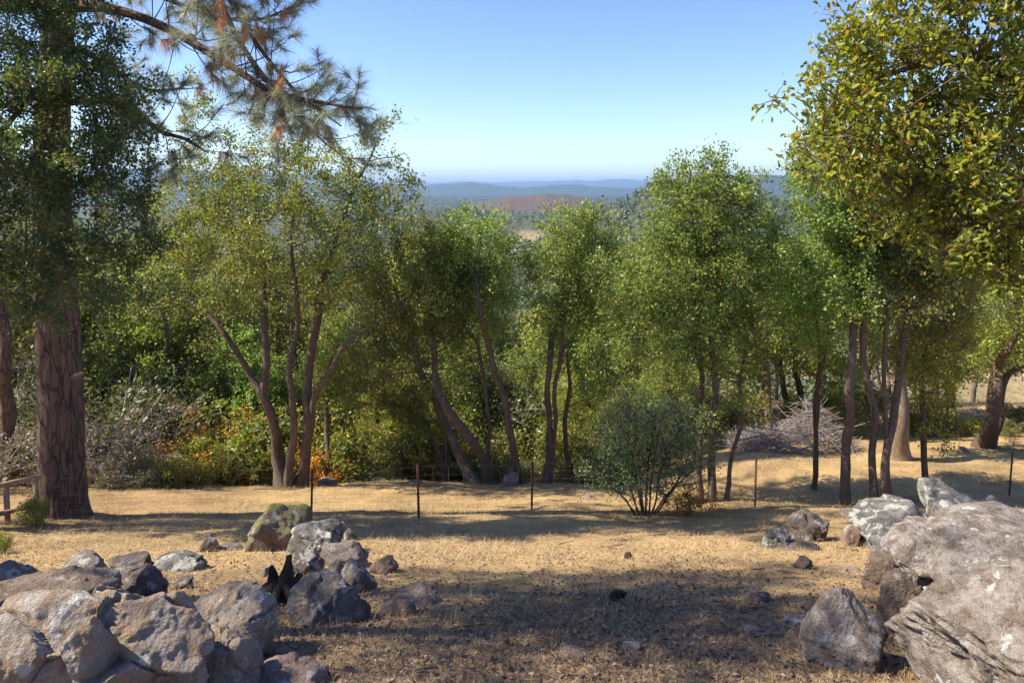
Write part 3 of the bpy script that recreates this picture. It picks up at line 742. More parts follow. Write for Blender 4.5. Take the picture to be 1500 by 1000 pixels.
# --- the big pine and its shading oak at the edge of the picture
def pine():
    d = 12.4
    rng = np.random.default_rng(77)
    base = P(92, 745, d); base[2] = H1(base[0], base[1]) - 0.15
    pts = [[*base, 0.40]]
    for (u, v, w) in [(91, 690, 61), (89, 600, 59), (86, 500, 57), (80, 380, 52), (76, 250, 47), (80, 110, 42), (92, -40, 38), (105, -220, 33), (115, -420, 27), (120, -640, 19), (122, -900, 8)]:
        p = P(u, v, d); pts.append([*p, w * d / 2000.0])
    s = spline(np.array(pts), 0.10)
    h = np.arange(len(s)) * 0.1
    r = s[:, 3] * (1 + 0.28 * np.exp(-h / 0.25))
    k = 56
    so = Soup()
    # bark plates: radius broken up by stretched cells
    t = norm(np.gradient(s[:, :3], axis=0)); sx = norm(np.cross(t, np.array([0.1, 0.99, 0.05]))); wy = np.cross(t, sx)
    ang = np.arange(k) * 2 * np.pi / k
    A, Hh = np.meshgrid(ang, h)
    q = np.stack([np.cos(A).ravel() * 3.4, np.sin(A).ravel() * 3.4, Hh.ravel() * 1.5], 1)
    pl = np.abs(noise(q + 0.5 * fbm(q * 1.7, 2, 4)[:, None], 3)); pl = np.minimum(pl * 3.2, 1).reshape(A.shape)
    fine = fbm(q * 3.1, 3, 9).reshape(A.shape)
    rr = r[:, None] + 0.032 * (pl - 0.8) + 0.014 * fine
    v = s[:, None, :3] + sx[:, None] * (np.cos(A) * rr)[..., None] + wy[:, None] * (np.sin(A) * rr)[..., None]
    n = len(s)
    i = np.arange(n - 1)[:, None] * k; j = np.arange(k)[None]
    f = np.stack([i + j, i + (j + 1) % k, i + k + (j + 1) % k, i + k + j], 2).reshape(-1, 4)
    so.add(v.reshape(-1, 3), [f])
    o = base + [0, 0, 0.15]
    T = thing("pine_tree", o, "massive rough-barked pine with drooping grey-green needle boughs behind the wooden rails", "tree")
    obj("trunk", so.mesh("trunk", o, True), BARK_PINE, T)
    # boughs
    boughs = [[(96, 10, 20, 12.4), (160, 12, 15, 11.9), (240, 40, 13, 11.3), (330, 92, 11, 10.8), (400, 135, 9, 10.5), (470, 150, 6, 10.3), (530, 160, 3, 10.2)],
              [(112, -330, 16, 12.4), (220, -150, 12, 11.8), (310, -20, 10, 11.2), (350, 60, 8, 10.9), (400, 130, 7, 10.7), (440, 175, 5, 10.5), (478, 212, 2, 10.4)],
              [(108, -250, 15, 12.4), (230, -150, 11, 12), (330, -10, 8, 11.6), (380, 70, 6, 11.3), (440, 140, 4, 11.2), (500, 185, 2, 11.1)],
              [(80, 150, 12, 12.4), (180, 150, 9, 12.0), (230, 190, 7, 11.8), (275, 205, 5, 11.6), (300, 222, 2, 11.6)],
              [(84, 60, 10, 12.4), (150, 90, 8, 13), (210, 130, 6, 13.4), (270, 130, 3, 13.6)],
              [(96, -60, 12, 12.4), (200, -20, 9, 12.4), (300, 20, 6, 12.3), (370, 30, 4, 12.2), (430, 10, 2, 12.1)],
              [(110, -300, 13, 12.4), (0, -200, 9, 11), (-90, -90, 5, 10)],
              [(115, -400, 13, 12.4), (150, -300, 9, 10.6), (200, -200, 5, 9.2)],
              [(115, -450, 13, 12.4), (60, -400, 9, 14.4), (20, -330, 4, 16)],
              [(118, -560, 11, 12.4), (260, -480, 8, 12.0), (380, -380, 4, 11.6)],
              [(118, -620, 10, 12.4), (0, -560, 6, 11.8), (-100, -480, 3, 11.4)],
              [(120, -700, 8, 12.4), (180, -650, 5, 11), (240, -590, 3, 10)]]
    ns = Soup()
    tip = []
    for bi, b in enumerate(boughs):
        st = np.array([[*P(u, v, dd), w * dd / 2000.0] for (u, v, w, dd) in b])
        s = spline(st, 0.14)
        L = len(s)
        bs = Soup(); tube(bs, s[:, :3], s[:, 3], 7, 0.15, bi)
        # side shoots
        m = int(L * 0.9)
        for _ in range(m):
            i = int(rng.uniform(0.22, 1.0) * (L - 1))
            tdir = norm(s[min(i + 1, L - 1), :3] - s[max(i - 1, 0), :3])
            dr = norm(tdir * 0.7 + rng.normal(size=3) * 0.75 + np.array([0, 0, 0.10]))
            ln = rng.uniform(0.35, 1.15) * (1.2 - 0.35 * i / L)
            p0 = s[i, :3]; p2 = p0 + dr * ln + np.array([0, 0, 0.12 * ln]); p1 = (p0 + p2) / 2 - np.array([0, 0, 0.10 * ln])
            pp = spline(np.stack([p0, p1, p2]), 0.12)
            tube(bs, pp, np.linspace(min(s[i, 3] * 0.6, 0.014), 0.004, len(pp)), 4, 0, cap=False)
            tip.append((p2, norm(p2 - p1)))
            for _k in range(2):
                j = rng.integers(len(pp) // 2, len(pp))
                d2 = norm(dr + rng.normal(size=3) * 0.7 + np.array([0, 0, 0.25])); e = pp[j] + d2 * rng.uniform(0.15, 0.35)
                tube(bs, np.stack([pp[j], (pp[j] + e) / 2, e]), np.array([0.006, 0.005, 0.003]), 3, 0, cap=False)
                tip.append((e, d2))
        obj("bough", bs.mesh("bough", o, True), BARK_PINE, T)
    # needle tufts
    P0 = np.array([t[0] for t in tip]); D0 = np.array([t[1] for t in tip])
    per = 100
    n = len(P0) * per
    c = np.repeat(P0, per, 0); dd = np.repeat(D0, per, 0)
    back = rng.uniform(0, 0.16, n)[:, None]
    nd = norm(dd * 0.75 + rng.normal(size=(n, 3)) * 0.62 + np.array([0, 0, 0.10]))
    ln = rng.uniform(0.18, 0.32, n)[:, None]
    dead = np.repeat(rng.random(len(P0)) < 0.10, per)
    nd = np.where(dead[:, None], norm(rng.normal(size=(n, 3)) * 0.35 + [0, 0, -1]), nd)
    p0 = c - dd * back; p2 = p0 + nd * ln - np.array([0, 0, 1.0]) * ln * ln * 0.7
    sd = norm(np.cross(nd, rng.normal(size=(n, 3)))) * 0.0030
    v = np.stack([p0 + sd, p0 - sd, p2], 1).reshape(-1, 3)
    a = np.where(dead, rng.uniform(0.9, 1.0, n), rng.uniform(0, 0.8, n))
    ns.add(v, [np.arange(n * 3).reshape(-1, 3)], np.repeat(a, 3))
    obj("crown", ns.mesh("crown", o), LEAF['needle'], T)
    # a snapped branch stub on the trunk
    sb = Soup(); q0 = P(108, 552, d - 0.25); tube(sb, np.stack([q0, q0 + [0.10, -0.05, 0.05], q0 + [0.24, -0.1, 0.10]]), np.array([0.06, 0.05, 0.03]), 8, 0.3, 5)
    obj("branch_stub", sb.mesh("branch_stub", o, True), BARK_PALE, T)
pine()
px_tree("live_oak", 41, "dark green oak whose leafy boughs hang across the massive pine trunk", BARK_OAK, LEAF['dark'], 10.6,
        [[(-120, 770, 34), (-125, 640, 28), (-100, 520, 24), (-50, 420, 20), (10, 380, 14), (80, 358, 9), (150, 346, 5)],
         [(-104, 530, 20, 10.6), (-90, 380, 17), (-30, 240, 13), (40, 150, 9), (110, 90, 4)],
         [(-85, 370, 14, 10.6), (-120, 240, 10), (-100, 100, 6), (-60, 0, 3)]],
        [(90, 180, 110, 120, 10.4, 1), (150, 330, 80, 90, 10.3, .9), (30, 330, 70, 100, 10.2, .9), (60, 70, 110, 90, 10.6, 1), (30, 440, 70, 45, 10.2, .8), (160, 200, 60, 60, 10.3, .9),
         (-80, 200, 120, 160, 10.6, .7), (180, 420, 40, 50, 10.2, .6), (90, 455, 40, 35, 10.1, .9), (0, -60, 150, 90, 10.6, .7), (210, 380, 34, 34, 10.2, .6)],
        480, leaves=160, leaf_l=0.070, leaf_w=0.038, cr=0.28, first=0.4)
px_tree("pine_tree", 42, "grey-barked pine trunk in the brush beyond the wooden rails", BARK_PINE, LEAF['dry'], 17.0,
        [[(18, 690, 30), (10, 600, 26), (2, 520, 24), (-10, 400, 20), (-16, 250, 12), (-20, 150, 5)]],
        [(30, 520, 40, 40, 16.8, .8), (-40, 300, 90, 100, 17, 1), (10, 450, 60, 50, 17, .8)], 90, leaves=120, leaf_l=0.17, leaf_w=0.006, cr=0.30, first=0.3)

for (sd, x0, y0, hh, lab) in ((44, -6.9, 5.8, 10.8, "unseen broad oak added to shade the rock row, beyond the smooth brown boulder"), (45, -11.8, 11.0, 11.0, "unseen tall oak added to shade the clearing, beyond the wooden rails"), (46, -6.7, 4.6, 9.8, "unseen high-crowned oak added for foreground shade, uphill of the smooth brown boulder")):  # unseen oaks left of the view, added to cast dappled shade
    g0 = H1(x0, y0)
    rr_ = np.random.default_rng(sd)
    stt = [np.array([[x0, y0, g0 - .15, .2], [x0 + .2, y0, g0 + hh * .3, .17], [x0 - .1, y0 + .2, g0 + hh * .6, .11], [x0, y0, g0 + hh * .9, .03]])]
    bb = [[x0 + rr_.normal() * 1.0, y0 + rr_.uniform(-.7, 1.0), g0 + hh * rr_.uniform(.74 if sd == 46 else .42, .95), rr_.uniform(.7, 1.1), rr_.uniform(.5, .9), rr_.uniform(.6, 1.0), 1] for _ in range(14)]
    tr_, ls_ = grow(sd, stt, bb, 170, leaves=90, leaf_l=0.075, leaf_w=0.042, cr=0.36)
    place_tree("live_oak", stt[0][0, :3] + [0, 0, .15], tr_, ls_, BARK_OAK, LEAF['dark'], lab)

# --- overhanging oak close to the camera: trunk stands just outside the picture
def near_oak():
    stems = [[(1760, 1010, 70, 4.6), (1740, 700, 60, 4.7), (1700, 450, 52, 4.8), (1640, 280, 40, 4.8), (1560, 170, 26, 4.7), (1470, 110, 14, 4.6), (1380, 90, 8, 4.5), (1290, 110, 4, 4.4)],
             [(1650, 300, 26, 4.8), (1560, 330, 16, 4.6), (1470, 330, 9, 4.4), (1390, 345, 4, 4.3)],
             [(1690, 420, 26, 4.8), (1650, 150, 22, 5.0), (1600, -60, 15, 5.0), (1500, -170, 8, 4.9), (1380, -150, 5, 4.7)]]
    S = []
    for st in stems:
        S.append(np.array([[*P(u, v, dd), w * dd / 2000] for (u, v, w, dd) in st]))
    S[0][0, 2] = H1(S[0][0, 0], S[0][0, 1]) - 0.1
    B = []
    for (u, v, ru, rv, d, w) in [(1300, 150, 110, 110, 4.5, 1), (1400, 80, 130, 110, 4.6, 1), (1420, 300, 100, 90, 4.4, 1), (1235, 200, 55, 85, 4.5, .9), (1480, 200, 110, 120, 4.6, 1),
                                 (1290, 30, 80, 70, 4.6, .9), (1490, 380, 80, 55, 4.3, .9), (1350, 250, 90, 70, 4.4, .9), (1600, 100, 130, 160, 4.7, .8), (1620, 350, 110, 110, 4.5, .7), (1450, -90, 200, 90, 4.7, .8), (1205, 140, 30, 45, 4.5, .6)]:
        c = P(u, v, d); a = ru * d / 1000; e = rv * d / 1000
        B.append([*c, a, 0.5, e, w])
    trunks, ls = grow(51, S, B, 520, leaves=62, leaf_l=0.050, leaf_w=0.026, cr=0.15, twigs=6, first=0.35, fine=True, limb_r=0.6, wiggle=0.03, shell=0.3, min_gap=0.55)
    o = S[0][0, :3] + [0, 0, 0.1]
    # the 300 leaves that show largest become leaves of their own
    V = np.concatenate(ls.v).reshape(-1, 6, 3); A = np.concatenate(ls.a).reshape(-1, 6)[:, 0]
    c = V.mean(1)
    uu = 750 + 1000 * c[:, 0] / c[:, 1]; vv = HORIZON - 1000 * c[:, 2] / c[:, 1]
    inside = (uu > 1150) & (uu < 1495) & (vv > 5) & (vv < 450)
    view = norm(-c); nrm = norm(np.cross(V[:, 1] - V[:, 0], V[:, 3] - V[:, 0]))
    area = np.abs((view * nrm).sum(1)) * np.linalg.norm(V[:, 3] - V[:, 0], axis=1) * np.linalg.norm(V[:, 1] - V[:, 5], axis=1) / c[:, 1] ** 2
    area[~inside] = 0
    big = np.argsort(-area)[:300]
    T = thing("live_oak", o, "glossy-leaved oak bough with yellow and brown leaves hanging over the great boulders", "tree")
    for s in trunks:
        obj("trunk", s.mesh("trunk", o, True), BARK_WARM, T)
    rest = np.ones(len(V), bool); rest[big] = False
    so = Soup(); n = rest.sum(); b = np.arange(n)[:, None] * 6
    so.add(V[rest].reshape(-1, 3), [np.concatenate([b + [0, 1, 2, 3], b + [0, 3, 4, 5]])], np.repeat(A[rest], 6))
    cr = obj("crown", so.mesh("crown", o), LEAF['near'], T); cr["kind"] = "stuff"
    unit = np.array([[0, 0, 0], [0.95, 0.30, 0.35], [0.85, 0.68, 0.35], [0, 1, -0.24], [-0.85, 0.68, 0.35], [-0.95, 0.30, 0.35]]) * [0.5, 1, 0.5]
    shared = [mesh_from("leaf", unit, [np.array([[0, 1, 2, 3], [0, 3, 4, 5]])], False, {"rnd": np.full(6, q)}) for q in np.linspace(0.05, 1, 8)]
    for i in big:
        q = V[i]; y = q[3] - q[0]; l = np.linalg.norm(y); y = y / l
        x = q[1] - q[5]; x = x - y * x.dot(y); w = np.linalg.norm(x); x = x / max(w, 1e-6); z = np.cross(x, y)
        lo = obj("leaf", shared[int(min(7, A[i] * 8))], LEAF['near'], T)
        M = Matrix(((x[0] * w, y[0] * l, z[0] * w, q[0, 0] - o[0]), (x[1] * w, y[1] * l, z[1] * w, q[0, 1] - o[1]), (x[2] * w, y[2] * l, z[2] * w, q[0, 2] - o[2]), (0, 0, 0, 1)))
        lo.matrix_local = M
near_oak()

# --- woodland behind: a few kinds, copied one by one
def archetype(seed, kind, leafm, bark, h=8.0):
    rng = np.random.default_rng(seed)
    stems = []
    for k in range(2 if seed % 2 else 1):
        lean = rng.normal(size=2) * 0.5
        x0 = rng.normal(size=2) * 0.15 * k
        stems.append(np.array([[x0[0], x0[1], -0.4, 0.14], [x0[0] + lean[0] * .3, x0[1] + lean[1] * .3, h * .2, 0.12], [lean[0] * .6, lean[1] * .6, h * .42, 0.10],
                               [lean[0], lean[1], h * .68, 0.06], [lean[0] * 1.2, lean[1] * 1.2, h * .93, 0.02]]))
    B = []
    for _ in range(9):
        a = rng.uniform(0, 6.28); z = rng.uniform(0.35, 0.88); rad = 2.0 * (1.0 - abs(z - 0.55) * 1.3) * rng.uniform(0.3, 1)
        q = rng.uniform(0.8, 1.35)
        B.append([rad * math.cos(a), rad * math.sin(a), z * h, q, q, q * rng.uniform(.7, 1.0), 1])
    B.append([0, 0, h * 0.86, .8, .8, h * .12, 1.2])
    tr, ls = grow(seed, stems, B, 150, leaves=88, leaf_l=0.13, leaf_w=0.078, cr=0.46, twigs=5, k=7, first=0.3, limb_r=1.0)
    return [s.mesh("trunk", (0, 0, 0), True) for s in tr], ls.mesh("crown"), bark, leafm
ARCH = {
    'olive': [archetype(101, 0, LEAF['olive'], BARK_OAK), archetype(102, 0, LEAF['olive'], BARK_OAK)],
    'lime': [archetype(103, 0, LEAF['lime'], BARK_WARM), archetype(104, 0, LEAF['bright'], BARK_OAK)],
    'grey': [archetype(105, 0, LEAF['grey'], BARK_OAK), archetype(106, 0, LEAF['grey'], BARK_OAK)],
}
WOODS = {
    'olive': ("olive green oak in the wood", "olive oaks in the wood down the slope"),
    'lime': ("yellow-green oak in the wood", "yellow-green oaks in the wood down the slope"),
    'grey': ("dusty grey-green oak in the wood", "grey-green oaks in the wood down the slope"),
}
_cnt = [0]
def beside(u, d):
    for lim, nm in ((-20, "the wooden rails"), (120, "the massive pine"), (235, "the dark green oak"), (400, "the many-stemmed oak"), (560, "the small dark-trunked oak"), (690, "the leaning crooked oak"),
                    (775, "the slender slanting oak"), (880, "the forked oak"), (1110, "the bright oak on three trunks"), (1215, "the pale-barked sapling"), (1345, "the three straight oaks"), (9999, "the stout bent oak")):
        if u < lim:
            break
    return ("close behind " if d < 22.5 else "behind " if d < 29 else "well behind " if d < 45 else "far behind ") + nm
def wood_tree(kind, u, vtop, d, wide=1.0):
    trs, crown, bark, leafm = ARCH[kind][_cnt[0] % 2]
    _cnt[0] += 1
    p = P(u, vtop, d); g = H1(p[0], p[1])
    hgt = max(3.0, p[2] - g)
    s = hgt / 8.3
    lab, grp = WOODS[kind]
    t = thing("oak_tree", (p[0], p[1], g), lab + " " + beside(u, d), "tree", grp)
    sx = s * wide if s < 1.4 else s * wide * 0.85
    t.scale = (sx, sx, s)
    t.rotation_euler = (0, 0, (_cnt[0] * 2.399) % 6.283)
    for m in trs:
        obj("trunk", m, bark, t)
    obj("crown", crown, leafm, t)
rw = np.random.default_rng(5)
for (kind, u, v, d) in [
    ('olive', 150, 330, 23), ('lime', 225, 350, 22), ('olive', 300, 400, 23), ('lime', 350, 470, 21.5), ('olive', 470, 430, 23), ('grey', 540, 410, 24), ('lime', 600, 420, 25),
    ('olive', 660, 470, 23), ('grey', 742, 430, 30), ('lime', 770, 500, 25), ('lime', 860, 420, 26), ('olive', 910, 340, 26), ('lime', 950, 330, 28), ('grey', 720, 520, 24),
    ('grey', 60, 300, 26), ('olive', 10, 340, 24), ('olive', 400, 330, 30), ('grey', 260, 290, 32), ('olive', 500, 360, 34), ('grey', 620, 345, 38), ('lime', 665, 330, 34),
    ('grey', 700, 400, 48), ('grey', 760, 440, 52), ('olive', 810, 390, 42), ('grey', 870, 370, 46), ('olive', 925, 350, 50), ('lime', 645, 330, 30), ('olive', 1000, 330, 32), ('lime', 1065, 330, 26),
    ('lime', 1120, 330, 24), ('olive', 1160, 330, 28), ('lime', 1210, 380, 25), ('grey', 1260, 330, 30), ('olive', 1320, 330, 27), ('lime', 1400, 380, 26), ('grey', 1380, 330, 34), ('lime', 1460, 340, 30),
    ('olive', 1520, 330, 27), ('grey', 1130, 420, 34), ('lime', 970, 470, 22), ('olive', 985, 520, 21),
    ('grey', 730, 445, 75), ('olive', 690, 430, 85), ('grey', 780, 452, 90), ('grey', 640, 380, 70), ('olive', 840, 415, 80), ('grey', 900, 400, 95), ('grey', 745, 462, 62), ('lime', 800, 470, 60),
    ('olive', 560, 380, 60), ('olive', 330, 330, 60), ('grey', 120, 310, 55), ('olive', 200, 320, 70), ('grey', 440, 350, 70), ('olive', 1040, 400, 60), ('grey', 1150, 390, 60), ('olive', 1300, 380, 55), ('grey', 1440, 370, 60),
    ('lime', 560, 520, 21), ('olive', 620, 560, 22), ('lime', 840, 540, 22), ('olive', 900, 560, 20.5), ('lime', 690, 590, 22), ('olive', -60, 250, 22), ('grey', 1600, 300, 28), ('olive', 1580, 350, 24)]:
    wood_tree(kind, u + rw.normal() * 6, v + rw.normal() * 5, d)

# --- shrubs along the edge of the slope
def shrub_arch(seed, leafm, bark, n_cl, leaves, leaf_l):
    rng = np.random.default_rng(seed)
    stems = []
    for k in range(7):
        a = rng.uniform(0, 6.28); r = rng.uniform(0.2, 0.7)
        stems.append(np.array([[0.08 * math.cos(a), 0.08 * math.sin(a), -0.15, 0.018], [r * .5 * math.cos(a), r * .5 * math.sin(a), 0.5, 0.013], [r * math.cos(a), r * math.sin(a), rng.uniform(.8, 1.3), 0.006]]))
    B = [[rng.uniform(-.6, .6), rng.uniform(-.6, .6), rng.uniform(.35, 1.05), rng.uniform(.3, .55), rng.uniform(.3, .55), rng.uniform(.25, .4), 1] for _ in range(8)]
    tr, ls = grow(seed, stems, B, n_cl, leaves=leaves, leaf_l=leaf_l, leaf_w=leaf_l * 0.55, cr=0.22, twigs=6, k=5, first=0.2, flare=0)
    so = Soup()
    for s in tr:
        b = so.n
        so.v += s.v; so.a += s.a
        for kk, q in s.f.items():
            so.f.setdefault(kk, []).extend([x + b for x in q])
        so.n += s.n
    return so.mesh("stems", (0, 0, 0), True), ls.mesh("foliage"), bark, leafm
SHR = {
    'lime': shrub_arch(201, LEAF['lime'], BARK_WARM, 85, 60, 0.07),
    'rust': shrub_arch(202, LEAF['rust'], BARK_WARM, 75, 55, 0.075),
    'dry': shrub_arch(203, LEAF['dry'], TWIG_GREY, 90, 26, 0.05),
    'olive': shrub_arch(204, LEAF['olive'], BARK_OAK, 85, 60, 0.065),
    'grey': shrub_arch(205, LEAF['grey'], TWIG_GREY, 85, 50, 0.06),
}
SL = {'lime': ("fresh yellow-green shrub at the rim of the slope", "yellow-green shrubs at the rim"),
      'rust': ("rust and orange leaved shrub at the rim of the slope", "rusty orange shrubs at the rim"),
      'dry': ("bare grey-brown dry shrub at the rim of the slope", "dry twiggy shrubs at the rim"),
      'olive': ("dense olive shrub at the rim of the slope", "olive shrubs at the rim"),
      'grey': ("dusty grey-green shrub at the rim of the slope", "grey-green shrubs at the rim")}
def shrub(kind, u, vtop, d, w=1.0, label=None):
    st, fo, bark, leafm = SHR[kind]
    p = P(u, vtop, d); g = H1(p[0], p[1]); h = max(0.35, p[2] - g)
    _cnt[0] += 1
    t = thing("shrub", (p[0], p[1], g), label or SL[kind][0].replace(' at the rim of the slope', '') + ' growing ' + beside(u, d), "shrub", None if label else SL[kind][1])
    s = h / 1.35
    t.scale = (s * w, s * w, s); t.rotation_euler = (0, 0, (_cnt[0] * 1.7) % 6.283)
    obj("stem", st, bark, t); obj("foliage", fo, leafm, t)
for (k, u, v, d) in [
    ('grey', 140, 560, 18.5), ('dry', 165, 600, 17.5), ('dry', 200, 580, 19), ('grey', 235, 570, 20), ('lime', 250, 655, 17.5), ('rust', 275, 600, 19.5), ('lime', 300, 640, 18.2), ('rust', 310, 625, 19.2),
    ('lime', 335, 600, 20), ('olive', 345, 655, 18.5), ('lime', 365, 640, 19), ('rust', 390, 630, 20), ('dry', 150, 660, 16.6), ('grey', 185, 665, 16.8), ('dry', 215, 660, 17.3), ('rust', 465, 635, 19.5), ('rust', 480, 660, 20), ('olive', 455, 600, 21),
    ('lime', 520, 620, 20), ('lime', 555, 600, 21), ('grey', 545, 640, 20), ('rust', 582, 655, 20), ('olive', 600, 640, 20.5), ('lime', 632, 660, 21), ('rust', 612, 665, 20), ('lime', 665, 620, 22), ('olive', 700, 630, 21),
    ('olive', 730, 600, 22), ('lime', 745, 660, 20.5), ('dry', 757, 672, 20), ('olive', 780, 600, 23), ('lime', 815, 640, 21), ('lime', 860, 620, 20), ('dry', 830, 668, 19.6), ('lime', 880, 650, 18.5),
    ('dry', 30, 600, 18), ('dry', 50, 560, 20), ('grey', 130, 520, 20), ('dry', -20, 620, 16), ('dry', 5, 540, 21), ('olive', 640, 570, 24), ('dry', 590, 600, 22), ('grey', 700, 560, 24), ('olive', 420, 570, 21), ('lime', 400, 590, 22), ('grey', 300, 560, 22), ('olive', 350, 560, 22),
    ('lime', 1480, 610, 24), ('lime', 1420, 605, 25), ('dry', 1370, 600, 25), ('olive', 1240, 585, 25), ('dry', 1400, 580, 27), ('grey', 1030, 610, 21), ('lime', 1350, 575, 25), ('olive', 1500, 590, 27), ('olive', 1060, 560, 23), ('lime', 1180, 560, 27), ('olive', 1280, 560, 28)]:
    shrub(k, u, v, d, 1.15)
shrub('lime', 52, 728, 11.2, 0.85, "pale green weedy shrub at the foot of the wooden rails")
shrub('lime', 5, 790, 8.6, 0.7, "small green sprig shrub above the big brown boulder")
shrub('dry', 1484, 640, 20, 0.8, "small dry weed on the open slope near the stout bent oak")
shrub('rust', 1010, 715, 12.6, 1.4, "low dry tangle of brown stems at the foot of the airy bush")

# ------------------------------------------------------------------ rocks
_ico = {}
def ico(level):
    if level not in _ico:
        bm = bmesh.new(); bmesh.ops.create_icosphere(bm, subdivisions=level, radius=1.0)
        v = np.array([q.co[:] for q in bm.verts]); f = np.array([[q.index for q in t.verts] for t in bm.faces]); bm.free()
        _ico[level] = (norm(v), f)
    return _ico[level]

def rock_shape(seed, level, dims, planes=14, crack=0.5, rough=1.0, peak=0.0, cells=18):
    rng = np.random.default_rng(seed)
    D, F = ico(level)
    nrm = norm(rng.normal(size=(planes, 3))); off = rng.uniform(0.60, 1.0, planes)
    dn = D @ nrm.T
    rr = np.where(dn > 0.05, off / np.maximum(dn, 0.05), 9.0)
    kk = 34.0
    r = -np.log(np.exp(-kk * np.minimum(rr, 2.0)).sum(1) + np.exp(-kk * 1.12)) / kk
    p = D * r[:, None]
    # fractured blocks
    s = norm(rng.normal(size=(cells, 3))) * rng.uniform(0.55, 1.0, cells)[:, None]
    an = np.diag(rng.uniform(0.7, 1.5, 3))
    pw = (p + 0.10 * np.stack([fbm(p * 3.0 + 5 * k, 3, seed + k) for k in range(3)], 1)) @ an
    dist = np.linalg.norm(pw[:, None] - (s @ an)[None], axis=2)
    so = np.sort(dist, 1); near = np.argmin(dist, 1)
    gap = so[:, 1] - so[:, 0]
    tl = rng.normal(size=(cells, 3)) * 0.24
    step = rng.uniform(-0.08, 0.07, cells)[near] + (tl[near] * (pw - (s @ an)[near])).sum(1)
    step = step * sstep(gap, -0.01, 0.03)
    groove = -0.045 * np.exp(-(gap / 0.016) ** 2)
    r = r + crack * (step + groove)
    q = D * r[:, None]
    r = r + rough * (0.085 * fbm(q * 1.8 + 3, 3, seed + 21) + 0.09 * (0.3 - np.abs(fbm(q * 3.6, 4, seed + 31))) + 0.034 * fbm(q * 11, 3, seed + 41) + 0.012 * fbm(q * 33, 2, seed + 51))
    v = D * r[:, None]
    if peak:
        up = np.clip(v[:, 2], 0, None)
        v[:, 0] *= 1 - peak * np.clip(up, 0, 1) * 0.7; v[:, 1] *= 1 - peak * np.clip(up, 0, 1) * 0.7
    hr = np.hypot(v[:, 0], v[:, 1]); az = np.arctan2(v[:, 1], v[:, 0])        # flanks run straight down into the earth
    bins = np.linspace(-np.pi, np.pi, 61); mid_ = (bins[:-1] + bins[1:]) / 2
    mx = np.array([hr[(az >= a_) & (az < b_)].max() for a_, b_ in zip(bins[:-1], bins[1:])])
    mx = np.convolve(np.concatenate([mx[-2:], mx, mx[:2]]), [.1, .2, .4, .2, .1], 'valid')
    want = np.interp(az, np.concatenate([mid_[-1:] - 2 * np.pi, mid_, mid_[:1] + 2 * np.pi]), np.concatenate([mx[-1:], mx, mx[:1]]))
    wgt = sstep(v[:, 2], 0.05, -0.25) * sstep(hr, 0.15, 0.4)
    k_ = 1 + wgt * (np.maximum(0.93 * want / np.maximum(hr, 1e-3), 1) - 1) * 0.9
    v[:, 0] *= k_; v[:, 1] *= k_
    lo = v.min(0); hi = v.max(0)
    v = (v - (lo + hi) / 2) / ((hi - lo) / 2)
    return v * np.asarray(dims), F

def rock(u, vb, w, h, mat, seed, label, name="boulder", rot=0.0, tilt=0.0, sink=0.35, deep=0.85, level=5, d=None, cat="rock", smooth=True, **kw):
    """u: middle, vb: front foot, w x h: size on the photograph, all in its pixels"""
    b = hit(u, vb) if d is None else np.array([*P(u, vb, d)[:2], 0])
    cy = b[1] / (1 - min(0.7 * deep * w / 2000, 0.45))
    W = w * cy / 2000; Dp = W * deep
    Hh = max(0.5 * h * cy / 1000, 0.05)
    v0, F = rock_shape(seed, level, (1, 1, 1), **kw)
    R = np.array(Matrix.Rotation(rot, 3, 'Z') @ Matrix.Rotation(tilt, 3, 'Y'))
    v0 = v0 @ R.T
    uc = u
    for _ in range(7):                                   # settle size until it spans what it should
        v = v0 * [W, Dp, Hh]
        cx = (uc - 750) / 1000 * cy
        gz = min(H1(cx, cy), H1(cx, cy - Dp * 0.7), H1(cx + W * 0.6, cy), H1(cx - W * 0.6, cy))
        zmin = v[:, 2].min(); zmax = v[:, 2].max()
        z0 = gz - zmin - sink * (zmax - zmin)
        q = v + [cx, cy, z0]
        vis = q[:, 2] > H(q[:, 0], q[:, 1])
        if vis.sum() < 5:
            break
        pu, pv = proj(q[vis])
        W *= np.clip(w / (pu.max() - pu.min()), 0.7, 1.4)
        uc += 0.7 * (u - (pu.max() + pu.min()) / 2)
        Hh *= np.clip(1 + 0.9 * (pv.min() - (vb - h)) / h, 0.7, 1.5)
        Hh = min(max(Hh, 0.16 * W), 1.6 * W)
    me = mesh_from(name, v, [F], smooth, None)
    o = obj(name, me, ROCK[mat], loc=(cx, cy, z0))
    tag(o, label, cat)
    return o

# left group
rock(140, 1080, 350, 225, 'tan', 301, "pale fractured boulder full of cracks and blocks, fully sunlit", level=7, crack=1.3, cells=52, planes=14, sink=0.2, rough=0.65, deep=0.8)
rock(325, 978, 165, 130, 'tan', 302, "tawny sunlit boulder with a brown hollow beside the pale fractured boulder", level=6, crack=0.7, cells=14, planes=9, sink=0.25, tilt=0.25)
rock(322, 1030, 130, 115, 'tan', 303, "small pale cracked block wedged between the fractured and the tawny boulders", level=6, crack=1.0, cells=16, planes=10, sink=0.25)
rock(55, 962, 250, 135, 'brown', 304, "large smooth brown boulder in shade behind the pale fractured boulder", level=6, crack=0.3, planes=10, sink=0.3)
rock(110, 880, 115, 76, 'grey', 305, "rounded blue-grey boulder resting on the smooth brown boulder", level=5, crack=0.35, sink=0.3)
rock(20, 885, 80, 66, 'grey', 306, "blue-grey boulder half hidden at the end of the smooth brown boulder", level=5, sink=0.3)
rock(213, 882, 70, 60, 'dark', 307, "dark angular boulder with a pointed top beside the rounded blue-grey boulder", level=5, crack=0.8, planes=8, peak=0.4, sink=0.3)
